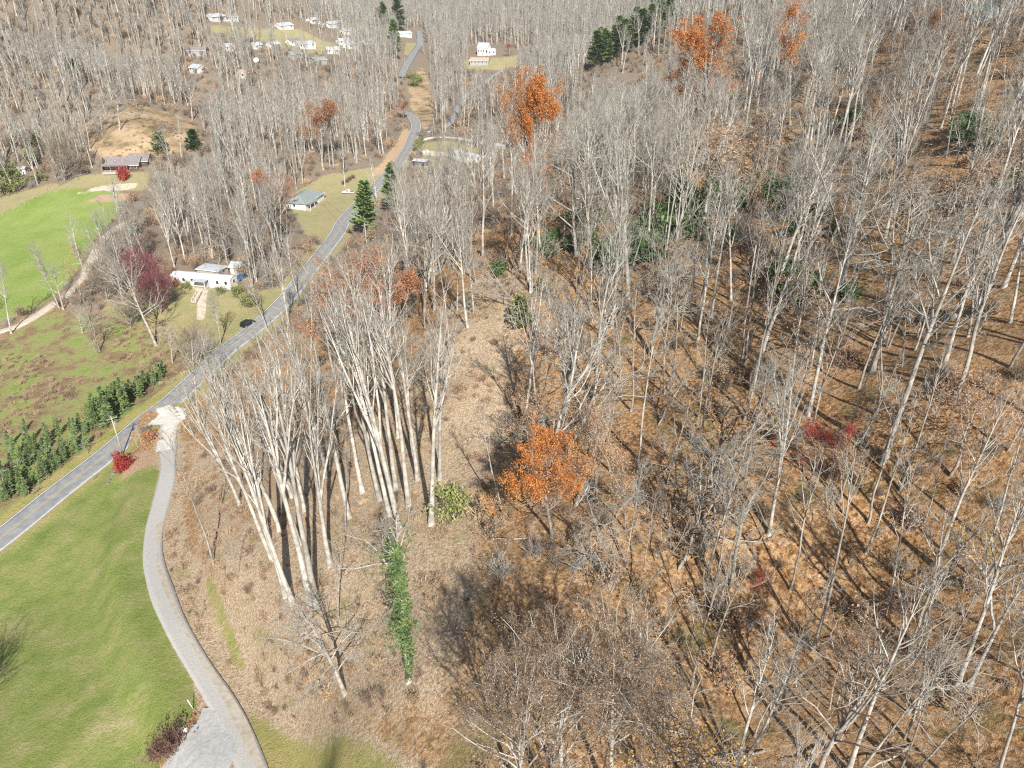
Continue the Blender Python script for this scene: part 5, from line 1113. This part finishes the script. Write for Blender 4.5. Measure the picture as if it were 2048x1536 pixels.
scat('bare_woodland', mid, ['tall', 'pole', 'polebrown', 'oak', 'gnarl', 'tanleaf', 'rust'], 'dense grey bare woodland along the road and valley', 'woodland')
scat('hillside_forest', fr_, ['far', 'farb'], 'grey leafless forest covering the far hillsides', 'forest')
print('mid', len(mid), 'far', len(fr_))

# undergrowth
def area_pts(y0, y1, sp): 
    P = fill(y0, y1, sp); return P
def under(P, allow, kinds, wts, h0, h1, name, label, cat_):
    x, y = P[:, 0], P[:, 1]; m_ = allow(x, y) & (road_dist(x, y) > 1.0); P = P[m_]; x, y = P[:, 0], P[:, 1]; z = T(x, y); px, py, dd = project(x, y, z)
    v_ = (dd > 5) & (px > -60) & (px < 2110) & (py > -20) & (py < 1620); P = P[v_]; z = z[v_]
    kk = rng.choice(len(kinds), len(P), p=np.array(wts) / sum(wts))
    rows = [(P[i, 0], P[i, 1], z[i], kinds[kk[i]], (h0 + (h1 - h0) * rng.rand() ** 1.5) * (1.9 if 'sap' in kinds[kk[i]] else 1)) for i in range(len(P))]
    print(name, len(rows)); return scat(name, rows, kinds, label, cat_)
def forest_mask(x, y):
    m_ = np.ones(len(x), bool)
    for k_ in ('lawn', 'field', 'meadow', 'yard', 'dirt', 'pale'): m_ &= zone(k_, x, y) < .3
    return m_
def tanz(x, y): return zone('tan', x, y) > .5
def ug(x, y): return forest_mask(x, y) & ~tanz(x, y) & ~in_any(x, y, NOFOREST) & (rng.rand(len(x)) < np.clip(1.5 * vnoise(x, y, 9, 8) - .35, .06, .8))
under(fill(15, 210, 2.6), ug, ['bush', 'tanbush', 'bramble', 'sapling', 'saplingb'], [2.5, 2, 1.2, 3, 3], .7, 3.2, 'undergrowth', 'tangled brown and grey undergrowth beneath the bare trees', 'undergrowth')
under(fill(210, 640, 4.6), lambda x, y: forest_mask(x, y) & ~in_any(x, y, NOFOREST) & (rng.rand(len(x)) < .75), ['bush', 'tanbush'], [8, 2], 1.5, 4.5, 'far_undergrowth', 'grey brown brush filling the far woods', 'undergrowth')
under(fill(20, 150, 1.5), lambda x, y: tanz(x, y) & forest_mask(x, y) & (rng.rand(len(x)) < np.clip(1.9 * vnoise(x, y, 6, 18) - .35, .05, .9)), ['tanbush', 'bramble', 'bush'], [7, 1.5, 1.6], .35, 1.3, 'dry_weeds', 'dry tan weeds and seedlings covering the open slope', 'weeds')
under(fill(90, 330, 2.0), lambda x, y: (zone('meadow', x, y) > .5) & (rng.rand(len(x)) < np.clip(2.6 * vnoise(x, y, 14, 28) - 1.0, .03, .9)), ['bramble', 'tanbush'], [6, 3], .5, 1.5, 'meadow_brambles', 'brown brambles and dead weeds patching the scrubby meadow', 'brambles')
under(fill(300, 430, 2.6), lambda x, y: in_any(x, y, [ZPW['tan'][6][0]]) & (rng.rand(len(x)) < np.clip(2.4 * vnoise(x, y, 12, 48) - .7, .08, .9)), ['bramble', 'tanbush'], [6, 3], .5, 1.5, 'mound_scrub', 'dark scrub patches on the top of the bare tan mound', 'scrub')
rl_ = np.random.RandomState(3); K_['deadwood'] = []
for i in range(4):
    P_ = grow_paths(rl_, np.array([[0, 0, 0.]]), np.array([[1, 0, .12]]), np.array([5.0]), 6, .09, 0); P_[..., 2] = .05 + np.abs(P_[..., 2]) * .5
    a_, D_, L_, r_, t_ = kids(rl_, P_, np.full((1, 7), .09), np.array([5.]), 7, .3, 1, R(45), R(10), .3, .5); V1, f1 = spikes(a_, a_ + nrm(D_) * L_[:, None], .03, rl_)
    K_['deadwood'].append(dict(joined=(np.concatenate([tubes(P_, np.linspace(.10, .04, 7)[None], 6)[0], V1]), [(tubes(P_, np.linspace(.10, .04, 7)[None], 6)[1], 0), (f1 + 42, 0)], [m_bark_mid]), H=5.0))
under(fill(15, 190, 5.0), lambda x, y: forest_mask(x, y) & ~in_any(x, y, NOFOREST[:1]) & (x > -8) & (rng.rand(len(x)) < .5), ['deadwood'], [1], 1.5, 5.0, 'fallen_branches', 'grey fallen branches and dead stems lying in the leaf litter', 'deadwood')
# ------------------------------------------------------------------ haze
hz = Mesh(); hz.box(-1290, 1290, -200, 1660, -14, 225)
hm = bpy.data.materials.new('haze'); hm.use_nodes = True; tn = hm.node_tree; tn.nodes.clear(); ho = tn.nodes.new('ShaderNodeOutputMaterial'); pv = tn.nodes.new('ShaderNodeVolumePrincipled')
pv.inputs['Color'].default_value = (.86, .90, .96, 1); pv.inputs['Density'].default_value = .00013; pv.inputs['Anisotropy'].default_value = .2; tn.links.new(pv.outputs[0], ho.inputs['Volume'])
tag(hz.build('haze', hm), kind='stuff')
